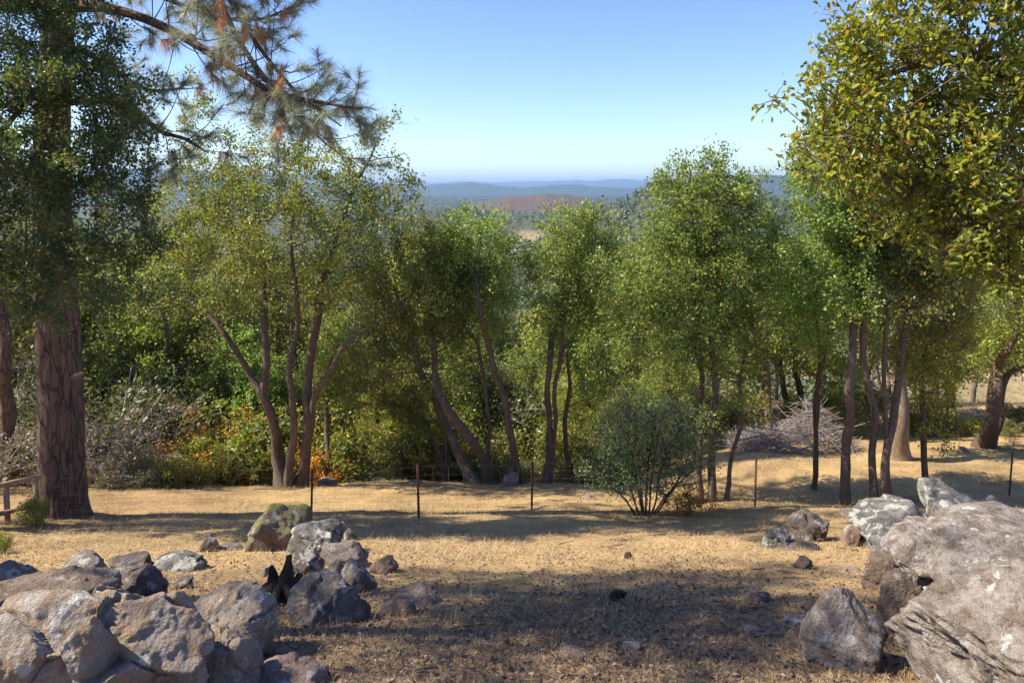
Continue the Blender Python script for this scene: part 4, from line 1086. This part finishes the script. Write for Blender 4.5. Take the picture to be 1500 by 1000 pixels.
rock(192, 838, 68, 32, 'dark', 308, "low dark rock joined to the flat lichened slab", level=5, sink=0.4)
rock(262, 838, 85, 34, 'lichen', 309, "flat lichened slab lying in the shaded dirt", level=5, sink=0.45)
rock(306, 808, 30, 28, 'dark', 310, "small pointed dark stone standing in the dirt", level=4, peak=0.6, sink=0.25, name="stone")
rock(334, 807, 46, 14, 'dark', 311, "low dark stone trailing from the small pointed stone", level=4, sink=0.4, name="stone")
rock(408, 806, 100, 70, 'moss', 312, "tall boulder with green moss on its crown at the end of the rock row", level=5, crack=0.6, sink=0.3, planes=10)
rock(462, 816, 88, 58, 'lichen', 313, "grey lichened boulder leaning on the mossy boulder", level=5, crack=0.6, sink=0.3, tilt=0.35)
rock(505, 832, 72, 42, 'grey', 314, "flat-topped grey rock in the middle of the rock row", level=5, crack=0.6, planes=7, sink=0.3)
rock(448, 844, 56, 40, 'dark', 315, "dark knobbly rock next to the charred stump", level=5, crack=0.7, sink=0.3)
rock(526, 868, 54, 52, 'grey', 316, "grey boulder with a sunlit edge behind the broad flat-faced boulder", level=5, planes=8, sink=0.3)
rock(494, 852, 36, 34, 'brown', 317, "small pointed brown rock between the flat-topped and flat-faced rocks", level=4, peak=0.5, sink=0.3, name="stone")
rock(482, 915, 124, 84, 'grey', 318, "broad flat-faced boulder strewn with straw at the front of the rock row", level=6, crack=0.45, planes=8, sink=0.25)
rock(562, 840, 44, 28, 'brown', 319, "small blocky stone with a white cap beside the rock row", level=4, planes=7, sink=0.3, name="stone")
rock(513, 790, 20, 18, 'lichen', 320, "small whitish stone on the far side of the grey lichened boulder", level=4, name="stone")
rock(612, 888, 60, 36, 'pink', 321, "rounded pinkish stone with a sunlit patch", level=5, sink=0.35, crack=0.2, name="stone")
rock(582, 902, 60, 34, 'brown', 322, "flat brown stone touching the rounded pinkish stone", level=5, sink=0.35, crack=0.3, name="stone")
rock(425, 1012, 115, 58, 'pink', 323, "low pink slab in the straw beside the tawny boulder", level=6, sink=0.4, crack=0.5)
rock(412, 968, 40, 24, 'pink', 330, "small pink stone tucked behind the low pink slab", level=4, sink=0.4, name="stone")
rock(270, 862, 28, 20, 'dark', 324, "little dark stone beside the dark angular boulder", level=4, name="stone")
rock(138, 836, 30, 16, 'brown', 325, "little brown stone behind the rounded blue-grey boulder", level=4, name="stone")
rock(226, 886, 40, 16, 'lichen', 326, "little pale stone at the foot of the dark angular boulder", level=4, name="stone")
rock(176, 850, 30, 14, 'dark', 327, "little flat dark stone between the angular boulder and the low dark rock", level=4, name="stone")
rock(392, 845, 18, 16, 'grey', 328, "little bluish stone behind the charred stump", level=4, name="stone")
# right group
rock(1610, 1120, 630, 345, 'boulder', 341, "huge pale weathered boulder with dark chipped notches, lowest of the great boulders", level=7, crack=0.3, cells=14, planes=11, sink=0.2, deep=0.8, tilt=-0.12, rough=1.15)
rock(1500, 940, 412, 207, 'boulder', 342, "huge brownish boulder spotted with white lichen behind the huge pale boulder", level=6, crack=0.35, cells=12, planes=11, sink=0.2, deep=0.75, tilt=-0.1, rough=1.15)
rock(1318, 925, 70, 112, 'brown', 343, "upright cracked block at the side of the white-spotted boulder", level=6, crack=0.8, planes=9, sink=0.2)
rock(1318, 806, 150, 84, 'lichen', 344, "grey boulder crusted with pale lichen beside the three oak trunks", level=5, crack=0.5, sink=0.3, planes=10)
rock(1430, 764, 175, 66, 'lichen', 345, "long grey outcrop with dark streaks behind the white-spotted boulder", level=5, crack=0.7, sink=0.35, d=9.6)
rock(1408, 768, 56, 32, 'grey', 346, "small smooth grey stone in front of the long grey outcrop", level=5, crack=0.2, sink=0.3, d=8.8, name="stone")
rock(1184, 793, 62, 48, 'dark', 347, "rounded dark boulder with rusty patches sitting alone in the dry grass", level=5, crack=0.5, sink=0.3, planes=9)
rock(1137, 804, 44, 32, 'lichen', 348, "pale stone leaning against the rounded dark boulder", level=5, sink=0.35, name="stone")
rock(1168, 808, 66, 18, 'brown', 349, "flat brown stone before the rounded dark boulder", level=5, sink=0.45, name="stone")
rock(1247, 800, 32, 38, 'pink', 350, "pinkish stone at the side of the lichen-crusted boulder", level=4, sink=0.3, name="stone")
rock(1176, 833, 30, 20, 'dark', 351, "small dark brown stone alone in the straw", level=4, sink=0.3, name="stone")
rock(1293, 862, 66, 56, 'brown', 352, "reddish brown block behind the upright cracked block", level=5, crack=0.5, planes=7, sink=0.25)
rock(1292, 824, 40, 28, 'grey', 353, "purplish grey slab lying on the reddish brown block", level=5, planes=8, sink=0.3, name="stone")
rock(1236, 984, 132, 128, 'grey', 354, "shaded wedge-shaped boulder standing before the great boulders", level=6, crack=0.5, planes=8, peak=0.55, sink=0.25, rough=0.8)
rock(1166, 952, 36, 32, 'brown', 355, "small dark brown stone beside the wedge-shaped boulder", level=4, sink=0.35, name="stone")
rock(1112, 884, 46, 20, 'brown', 356, "low pointed brown stone half buried in the straw", level=4, sink=0.4, peak=0.4, name="stone")
rock(1168, 916, 50, 20, 'grey', 357, "thin grey slab lying in the leaf litter", level=4, sink=0.45, name="stone")
rock(1100, 930, 36, 12, 'grey', 358, "flat grey chip in the leaf litter", level=4, sink=0.45, name="stone")
rock(842, 966, 50, 22, 'brown', 359, "low brown wedge of stone in the leaf litter", level=4, sink=0.45, planes=7, name="stone")
rock(1238, 760, 26, 16, 'grey', 360, "little grey stone behind the pinkish stone", level=4, name="stone")
rock(1240, 840, 44, 12, 'pink', 361, "flat pinkish stone in the straw near the reddish brown block", level=4, sink=0.45, name="stone")
rock(925, 952, 30, 14, 'grey', 362, "little grey stone among fallen leaves", level=4, sink=0.4, name="stone")
rock(1460, 712, 60, 16, 'lichen', 363, "sunlit pale stone lying by the long grey outcrop", level=4, d=10.2, name="stone")
for i, (u, v, w) in enumerate([(1412, 658, 20), (862, 728, 20), (480, 706, 30), (606, 714, 26), (748, 700, 24)]):
    rock(u, v, w, w * 0.28, 'pink', 370 + i, "low tan stone in the dry grass by the fence", level=4, d=[18.4, 14.8, 17.6, 17.2, 17.6][i], name="stone")["group"] = "low stones by the fence"

# ------------------------------------------------------------------ charred stump, cones, sticks
def stump():
    b = hit(400, 882)
    T = thing("tree_stump", b, "charred black splintered stump beside the rock row", "stump")
    so = Soup()
    for k, (x, y, h, r, lx) in enumerate([(0.0, 0.05, 0.30, 0.10, -0.03), (0.10, 0.02, 0.42, 0.075, 0.05), (0.17, 0.06, 0.22, 0.09, 0.06), (-0.10, 0.0, 0.16, 0.07, -0.08), (0.05, -0.08, 0.12, 0.09, 0.0)]):
        tube(so, spline(np.array([[x, y, -0.1], [x + lx * .3, y, h * .45], [x + lx, y + .02, h]]), 0.05), np.linspace(r, r * 0.28, len(spline(np.array([[x, y, -0.1], [x + lx * .3, y, h * .45], [x + lx, y + .02, h]]), 0.05))), 14, 1.1, 3 + k)
    obj("trunk", so.mesh("trunk", (0, 0, 0), True), CHAR, T)
    for k, (x, y) in enumerate([(-0.30, -0.05), (-0.2, -0.22), (0.1, -0.25), (0.34, -0.1)]):
        s2 = Soup(); tube(s2, np.array([[0.03 * k, 0.02, 0.16], [x * .5, y * .5, 0.10], [x, y, -0.08]]), np.array([0.05, 0.035, 0.015]), 6, 0.4, k)
        obj("root", s2.mesh("root", (0, 0, 0), True), CHAR, T)
stump()

def cone_thing(u, v, L, rot, label):
    b = hit(u, v)
    rng = np.random.default_rng(int(u))
    T = thing("pine_cone", (b[0], b[1], b[2] + L * 0.30), label, "pine cone")
    T.rotation_euler = (0.2, 1.35, rot)
    so = Soup(); tube(so, np.array([[0, 0, -L / 2], [0, 0, -L * .3], [0, 0, 0], [0, 0, L * .3], [0, 0, L * .5]]), np.array([.10, .24, .24, .15, .03]) * L, 8, 0.1, 1)
    obj("core", so.mesh("core", (0, 0, 0), True), CONE, T)
    s2 = Soup()
    for k in range(70):
        t = k / 70; z = (-0.48 + 0.92 * t) * L; a = k * 2.39996
        r = L * (0.40 * math.sin(math.pi * min(1, t * 0.85 + 0.16)) ** 0.8 + 0.02)
        dr = np.array([math.cos(a), math.sin(a), 0]); sd = np.array([-math.sin(a), math.cos(a), 0])
        p0 = np.array([0, 0, z - 0.03 * L]); tip = dr * r + [0, 0, z + 0.06 * L]
        s2.add(np.stack([p0, dr * r * .7 + sd * L * .09 + [0, 0, z], tip, dr * r * .7 - sd * L * .09 + [0, 0, z], dr * r * .7 + [0, 0, z + .05 * L]]), [np.array([[0, 1, 4], [1, 2, 4], [2, 3, 4], [3, 0, 4], [0, 3, 1], [1, 3, 2]])])
    c = obj("scale", s2.mesh("scale", (0, 0, 0)), CONE, T); c["kind"] = "stuff"
cone_thing(906, 880, 0.17, 0.4, "large dark pine cone lying in the sunlit straw")
cone_thing(920, 818, 0.13, 1.2, "small dark pine cone lying in the shaded straw")

def sticks():
    rng = np.random.default_rng(9)
    for i in range(42):
        u = rng.uniform(420, 1260); v = rng.uniform(775, 995)
        b = hit(u, v); L = rng.uniform(0.12, 0.42); a = rng.uniform(0, 3.14)
        pts = []
        for t in np.linspace(-0.5, 0.5, 5):
            x = b[0] + math.cos(a) * L * t + rng.normal() * 0.012; y = b[1] + math.sin(a) * L * t + rng.normal() * 0.012
            pts.append([x, y, H1(x, y) + 0.006])
        so = Soup(); r = rng.uniform(0.004, 0.009); tube(so, spline(np.array(pts), 0.05), np.full(len(spline(np.array(pts), 0.05)), r), 5, 0.3, i)
        o = obj("fallen_stick", so.mesh("fallen_stick", b, True), BARK_WARM, loc=b)
        tag(o, "thin dry stick lying on the straw-covered clearing", "stick", "sticks fallen on the clearing")
sticks()

def dead_weed():
    b = hit(375, 1000); rng = np.random.default_rng(4)
    so = Soup()
    main = [P(382, 1010, b[1]), P(365, 960, b[1] - .03), P(357, 930, b[1]), P(341, 920, b[1] + .02)]
    tube(so, spline(np.array(main), 0.05), np.linspace(0.005, 0.002, len(spline(np.array(main), 0.05))), 5, 0.1)
    for (u0, v0, u1, v1) in [(357, 930, 366, 924), (366, 962, 350, 950), (360, 942, 372, 926), (378, 995, 398, 985), (374, 985, 360, 972), (380, 1005, 402, 1000)]:
        tube(so, np.stack([P(u0, v0, b[1]), (P(u0, v0, b[1]) + P(u1, v1, b[1] - .05)) / 2 + [0, 0, .01], P(u1, v1, b[1] - .05)]), np.array([.003, .0025, .0015]), 4)
    o = obj("dead_weed", so.mesh("dead_weed", b, True), WOOD, loc=b)
    tag(o, "bare straw-coloured dead weed stalk in front of the tawny boulder", "weed")
dead_weed()

# ------------------------------------------------------------------ wire fence
def fence():
    spec = [(-40, 760, 11.6), (300, 742, 12.6), (456, 762, None), (613, 759, None), (778, 746, None), (960, 745, None), (1105, 743, None), (1293, 730, 14.0), (1500, 705, 14.6), (1700, 690, 15)]
    pts = []
    for (u, v, d) in spec:
        if d is None:
            pts.append(hit(u, v)); continue
        x = (u - 750) / 1000 * d
        pts.append(np.array([x, d, H1(x, d)]))
    o = pts[2]
    T = thing("wire_fence", o, "woven wire fence on thin rusty steel posts across the slope", "fence")
    def post_mesh():
        so = Soup()
        for (w, t, x, y) in ((0.036, 0.006, 0, 0), (0.006, 0.030, 0, -0.018)):
            v = np.array([[sx * w / 2 + x, sy * t / 2 + y, z] for z in (-0.3, 1.0) for (sx, sy) in ((-1, -1), (1, -1), (1, 1), (-1, 1))])
            so.add(v, [np.array([[0, 1, 5, 4], [1, 2, 6, 5], [2, 3, 7, 6], [3, 0, 4, 7], [4, 5, 6, 7]])])
        for k in range(16):
            z = 0.1 + k * 0.062
            v = np.array([[sx * 0.008, sy * 0.005 - 0.036, z + sz * 0.008] for sz in (-1, 1) for (sx, sy) in ((-1, -1), (1, -1), (1, 1), (-1, 1))])
            so.add(v, [np.array([[0, 1, 5, 4], [1, 2, 6, 5], [2, 3, 7, 6], [3, 0, 4, 7], [4, 5, 6, 7], [0, 3, 2, 1]])])
        return so.mesh("post")
    pm = post_mesh()
    for i, p in enumerate(pts):
        if i in (1, 5):
            continue
        q = obj("post", pm, RUST, T, loc=p - o)
        q.rotation_euler = (0, 0.02 * ((i * 7) % 5 - 2), 0.3 * i)
        q.scale = (1, 1, 0.93 if i == 2 else 1.0)
    hs = [0.06, 0.18, 0.32, 0.46, 0.62, 0.78, 0.94]
    line = []
    for a, b in zip(pts[:-1], pts[1:]):
        n = max(2, int(np.linalg.norm(b - a) / 0.3))
        for k in range(n):
            t = k / n; q = a + (b - a) * t
            g = H1(q[0], q[1]); lin = q[2]
            q = q.copy(); q[2] = max(g + 0.02, lin - 0.02 * math.sin(math.pi * t)); line.append(q)
    line.append(pts[-1]); line = np.array(line)
    for h in hs:
        so = Soup(); tube(so, line + [0, -0.03, h], np.full(len(line), 0.0012), 4)
        obj("wire", so.mesh("wire", o), WIRE, T)
    so = Soup()
    for q in line:
        tube(so, np.stack([q + [0, -0.032, 0.06], q + [0, -0.032, 0.5], q + [0, -0.032, 0.94]]), np.full(3, 0.0010), 3)
    s = obj("stay_wire", so.mesh("stay_wire", o), WIRE, T); s["kind"] = "stuff"
fence()

def rails():
    o = P(20, 745, 11.4); o[2] = H1(o[0], o[1])
    T = thing("wooden_rail", o, "weathered wooden rails and post beside the massive pine", "fence")
    def beam(name, p, q, w, h):
        p = np.array(p) - o; q = np.array(q) - o
        t = norm(q - p); s = norm(np.cross(t, [0, 0, 1] if abs(t[2]) < .8 else [0, 1, 0])); n = np.cross(s, t)
        v = np.array([e + s * a * w / 2 + n * b * h / 2 for e in (p, q) for (a, b) in ((-1, -1), (1, -1), (1, 1), (-1, 1))])
        me = mesh_from(name, v, [np.array([[0, 1, 5, 4], [1, 2, 6, 5], [2, 3, 7, 6], [3, 0, 4, 7], [4, 5, 6, 7], [0, 3, 2, 1]])])
        ob = obj(name, me, WOOD, T)
        bv = ob.modifiers.new("bevel", 'BEVEL'); bv.width = 0.006
    beam("rail", P(-110, 735, 11.2), P(60, 698, 11.6), 0.035, 0.085)
    beam("rail", P(-110, 725, 11.5), P(56, 699, 11.9), 0.035, 0.06)
    beam("rail", P(-110, 765, 11.2), P(58, 742, 11.6), 0.035, 0.05)
    beam("rail", P(-110, 778, 11.2), P(20, 748, 11.5), 0.035, 0.07)
    for (u, v) in ((8, 790), (52, 780)):
        a = P(u, 700, 11.55); b = a.copy(); b[2] = H1(a[0], a[1]) - 0.2
        beam("post", b, a, 0.07, 0.07)
rails()

# ------------------------------------------------------------------ brush pile
def brush_pile():
    rng = np.random.default_rng(12)
    d = 19.4
    c = P(1162, 662, d); c[2] = H1(c[0], c[1])
    T = thing("brush_pile", c, "long heap of cut grey branches piled on the slope behind the fence", "brush pile")
    so = Soup()
    N = 1500
    for i in range(N):
        x = rng.uniform(-1.7, 1.7); hmax = 1.45 * max(0.1, 1 - ((x - 0.2) / 1.95) ** 2) * (0.8 + 0.3 * math.sin(x * 3))
        y = rng.normal() * 0.6; z = rng.uniform(0.02, 1) ** 0.8 * hmax * math.exp(-(y / 1.0) ** 2)
        L = rng.uniform(0.35, 1.1); dr = norm(np.array([rng.normal(), rng.normal() * .7, rng.normal() * 0.35 - 0.05]))
        p = np.array([x, y, z]); m = p + rng.normal(size=3) * 0.06
        g = lambda q: np.array([q[0], q[1], max(q[2], H1(c[0] + q[0], c[1] + q[1]) - c[2] + 0.01)]) if i < 60 else np.array([q[0], q[1], max(q[2], -0.3)])
        tube(so, np.stack([g(p - dr * L / 2), g(m), g(p + dr * L / 2)]), np.array([1, .8, .4]) * rng.uniform(0.004, 0.011), 3, cap=False)
    ob = obj("twig_heap", so.mesh("twig_heap", (0, 0, 0)), TWIG_GREY, T); ob["kind"] = "stuff"
    for i in range(9):
        x = rng.uniform(-1.3, 1.2); a = rng.uniform(-0.6, 0.6); L = rng.uniform(0.9, 1.7)
        s2 = Soup(); p = np.array([x, -0.35 + rng.normal() * .2, 0.3 + rng.random() * .5]); dr = np.array([math.cos(a), rng.normal() * .2, math.sin(a)])
        tube(s2, np.stack([p - dr * L / 2, p + rng.normal(size=3) * .06, p + dr * L / 2]), np.array([0.035, 0.026, 0.012]), 6, 0.2, i)
        obj("branch", s2.mesh("branch", (0, 0, 0), True), TWIG_GREY, T)
brush_pile()

# ------------------------------------------------------------------ house far down in the valley
def house():
    b = hit(754, 372)
    T = thing("house", b, "small white-roofed house among the trees in the valley", "house")
    def box(name, lo, hi, mat):
        lo = np.array(lo); hi = np.array(hi)
        v = np.array([[(lo, hi)[i][0], (lo, hi)[j][1], (lo, hi)[k][2]] for k in (0, 1) for (i, j) in ((0, 0), (1, 0), (1, 1), (0, 1))])
        return obj(name, mesh_from(name, v, [np.array([[0, 1, 5, 4], [1, 2, 6, 5], [2, 3, 7, 6], [3, 0, 4, 7], [4, 5, 6, 7], [0, 3, 2, 1]])]), mat, T)
    T.scale = (0.5, 0.5, 0.5)
    wh = plain_mat("white_roof", (0.72, 0.72, 0.70), (0.8, 0.8, 0.78), 1)
    wl = plain_mat("house_wall", (0.5, 0.46, 0.40), (0.58, 0.53, 0.46), 1)
    gl = plain_mat("house_glass", (0.03, 0.035, 0.04), (0.05, 0.055, 0.06), 1, 0.2)
    box("wall", (-5, -4, -3), (5, 4, 5.0), wl)
    v = np.array([[-5.6, -4.7, 4.8], [5.6, -4.7, 4.8], [5.6, 0, 7.6], [-5.6, 0, 7.6], [-5.6, 4.7, 4.8], [5.6, 4.7, 4.8]])
    obj("roof", mesh_from("roof", v, [np.array([[0, 1, 2, 3], [3, 2, 5, 4]]), np.array([[0, 3, 4], [1, 5, 2]])]), wh, T)
    for x in (-3, 1.6):
        box("window", (x, -4.06, 2.4), (x + 1.6, -3.9, 3.9), gl)
    box("door", (-0.6, -4.07, 0.0), (0.5, -3.9, 2.2), gl)
house()

# ------------------------------------------------------------------ far wood over valley and hills (one mass)
def far_wood():
    rng = np.random.default_rng(31)
    n0 = 9000
    u = rng.uniform(480, 1260, n0); r = np.exp(rng.uniform(np.log(140), np.log(3100), n0))
    k = (u - 750) / 1000
    y = r / np.sqrt(1 + k * k); x = k * y
    z = H(x, y)
    pt = n2(x, y, 0.006, 43, 3)
    keep = rng.random(n0) > 0.75 * sstep(pt, 0.12, 0.3) * (r < 1300)
    keep &= ~((r < 380) & (rng.random(n0) < 0.6))
    keep &= ~((np.abs(u - 780) < 20) & (np.abs(r - 800) < 120))
    keep &= ~((np.abs(u - 754) < 9) & (r < 700) & (r > 330))
    red = (r > 1550) & (r < 2700) & (u > 690) & (u < 930)
    keep &= ~(red & (rng.random(n0) < 0.72))
    keep &= ~((u > 1130) & (r > 140) & (r < 420) & (rng.random(n0) < 0.6))
    x, y, z, r, u, red = [q[keep] for q in (x, y, z, r, u, red)]
    hgt = rng.uniform(5, 10, len(x)); hgt[red] *= 0.45
    con = (rng.random(len(x)) < np.where((u > 840) & (r > 700) & (r < 1400), 0.55, 0.10)); hgt[con] *= 1.35
    so = Soup()
    for (lo, hi, m, sz) in ((100, 350, 60, 0.9), (350, 800, 36, 1.25), (800, 1500, 22, 1.7), (1500, 3200, 12, 2.4)):
        s = (r >= lo) & (r < hi); n = s.sum()
        if not n:
            continue
        ti = np.repeat(np.arange(n), m)
        hh = hgt[s][ti]; cc = con[s][ti]
        t = rng.random(n * m)
        rad = np.where(cc, 0.26 * hh * (1 - t) + 0.3, 0.48 * hh * np.sqrt(np.clip(1 - (2 * t - 0.9) ** 2 * 0.8, 0.05, 1)))
        a = rng.uniform(0, 6.28, n * m); rad = rad * rng.uniform(0.35, 1, n * m) ** 0.5
        c = np.stack([x[s][ti] + rad * np.cos(a), y[s][ti] + rad * np.sin(a), z[s][ti] + hh * (0.06 + 0.94 * t)], 1)
        nr = norm(np.stack([np.cos(a), np.sin(a), 0.9 + 0 * a], 1) + rng.normal(size=(n * m, 3)) * 0.5)
        s1 = norm(np.cross(nr, rng.normal(size=(n * m, 3)))); s2 = np.cross(nr, s1)
        q = (sz * rng.uniform(0.5, 1.1, n * m))[:, None] * (hh[:, None] / 8)
        v = np.stack([c + s1 * q, c + s2 * q * 0.8, c - s1 * q * 0.9, c - s2 * q], 1).reshape(-1, 3)
        col = np.clip(np.repeat(rng.random(n), m) * 0.7 + rng.random(n * m) * 0.3, 0, 1)
        so.add(v, [np.arange(n * m * 4).reshape(-1, 4)], np.repeat(col, 4))
    o = obj("far_wood", so.mesh("far_wood"), leaf_mat("far_foliage", [(0, (0.035, 0.055, 0.030)), (0.6, (0.065, 0.085, 0.042)), (1, (0.11, 0.115, 0.055))], 0.2, 0.8))
    o["kind"] = "stuff"; o["label"] = "grey-green wood covering the valley and the far hillsides"; o["category"] = "wood"
far_wood()

# ------------------------------------------------------------------ straw and fallen leaves
def strew():
    rng = np.random.default_rng(61)
    def spots(n, v0, v1, u0=-40, u1=1540):
        # even over the picture's depth, denser close by
        d = np.exp(rng.uniform(np.log(v0), np.log(v1), n)); x = rng.uniform(-0.82, 0.82, n) * d
        return x, d
    so = Soup()
    for (n, a, b, L, w) in ((130000, 3.2, 9, 0.055, 0.0018), (100000, 8, 21, 0.10, 0.0038)):
        x, y = spots(n, a, b)
        pat = n2(x, y, 0.9, 71, 3)
        k = (rng.random(n) < 0.35 + 0.9 * sstep(pat, -0.25, 0.35)); k &= (y < 18.5 + np.clip(x - 3, 0, 6)); x = x[k]; y = y[k]; n = len(x)
        z = H(x, y)
        an = rng.uniform(0, 6.28, n); el = np.abs(rng.normal(0, 0.33, n))
        dr = np.stack([np.cos(an) * np.cos(el), np.sin(an) * np.cos(el), np.sin(el)], 1)
        l = (L * rng.uniform(0.5, 1.6, n))[:, None]
        p = np.stack([x, y, z + 0.003], 1); sd = np.stack([-np.sin(an), np.cos(an), 0 * an], 1) * w
        v = np.stack([p - sd, p + sd, p + dr * l], 1).reshape(-1, 3)
        so.add(v, [np.arange(3 * n).reshape(-1, 3)], np.repeat(rng.random(n), 3))
    cx, cy = spots(520, 4.5, 18)
    kk = n2(cx, cy, 0.5, 77, 2) > -0.15
    cx, cy = cx[kk], cy[kk]
    fx = np.concatenate([cx, np.interp(np.linspace(0, 1, 90), [0, 1], [-3.4, 9.5])]); fy = np.concatenate([cy, np.interp(np.linspace(0, 1, 90), [0, .45, 1], [12.2, 13.5, 14.2]) + rng.normal(size=90) * 0.2])
    per = 34
    n = len(fx) * per
    sp = np.repeat(0.05 + 0.008 * fy, per)
    x = np.repeat(fx, per) + rng.normal(size=n) * sp; y = np.repeat(fy, per) + rng.normal(size=n) * sp; z = H(x, y)
    an = rng.uniform(0, 6.28, n); el = rng.uniform(0.25, 1.35, n)
    dr = np.stack([np.cos(an) * np.cos(el), np.sin(an) * np.cos(el), np.sin(el)], 1)
    l = (rng.uniform(0.04, 0.15, n) * np.repeat(rng.uniform(0.6, 1.5, len(fx)), per))[:, None]
    p = np.stack([x, y, z - 0.004], 1); sd = np.stack([-np.sin(an), np.cos(an), 0 * an], 1) * 0.0024
    so.add(np.stack([p - sd, p + sd, p + dr * l], 1).reshape(-1, 3), [np.arange(3 * n).reshape(-1, 3)], np.repeat(rng.random(n), 3))
    o = obj("dry_grass", so.mesh("dry_grass"), STRAW); o["kind"] = "stuff"; o["label"] = "bleached dry grass stalks strewn over the clearing"; o["category"] = "grass"
    # fallen leaves
    so = Soup()
    n = 42000
    x, y = spots(n, 3.2, 11)
    pat = n2(x, y, 0.55, 41, 3) + 0.5 * n2(x, y, 2.0, 45, 2)
    k = rng.random(n) < 0.9 * sstep(-y + 2.0 * pat, -10.5, -5.0) + 0.08; x = x[k]; y = y[k]; n = len(x)
    pos = np.stack([x, y, H(x, y) + rng.uniform(0.004, 0.022, n)], 1)
    ax = rng.normal(size=(n, 3)); ax[:, 2] *= 0.22; ax = norm(ax); nr = norm(rng.normal(size=(n, 3)) * 0.45 + [0, 0, 1]); sd = norm(np.cross(ax, nr)); nn = np.cross(sd, ax)
    l = (0.030 * rng.uniform(0.5, 1.7, n))[:, None]; w = l * rng.uniform(0.18, 0.34, n)[:, None]; fo = w * rng.uniform(0.2, 0.9, n)[:, None]
    v = np.stack([pos, pos + ax * l * .5 + sd * w + nn * fo, pos + ax * l, pos + ax * l * .5 - sd * w + nn * fo], 1).reshape(-1, 3)
    b = np.arange(n)[:, None] * 4
    so.add(v, [np.concatenate([b + [0, 1, 2], b + [0, 2, 3]])], np.repeat(rng.random(n), 4))
    o = obj("leaf_litter", so.mesh("leaf_litter"), LITTER); o["kind"] = "stuff"; o["label"] = "fallen brown oak leaves covering the near ground"; o["category"] = "leaf litter"
strew()

# ------------------------------------------------------------------ haze
def haze():
    lo = np.array([-26000, -3000, -260.0]); hi = np.array([26000, 26000, 250.0])
    v = np.array([[(lo, hi)[i][0], (lo, hi)[j][1], (lo, hi)[k][2]] for k in (0, 1) for (i, j) in ((0, 0), (1, 0), (1, 1), (0, 1))])
    me = mesh_from("haze", v, [np.array([[0, 1, 5, 4], [1, 2, 6, 5], [2, 3, 7, 6], [3, 0, 4, 7], [4, 5, 6, 7], [0, 3, 2, 1]])])
    m, N, L = new_mat("haze_air")
    pv = N.new("ShaderNodeVolumePrincipled")
    pv.inputs["Color"].default_value = (0.47, 0.69, 1.0, 1)
    pv.inputs["Density"].default_value = 1.2e-4
    pv.inputs["Anisotropy"].default_value = 0.25
    o = N.new("ShaderNodeOutputMaterial"); L.new(pv.outputs[0], o.inputs["Volume"])
    ob = obj("haze", me, m); ob["kind"] = "stuff"
haze()
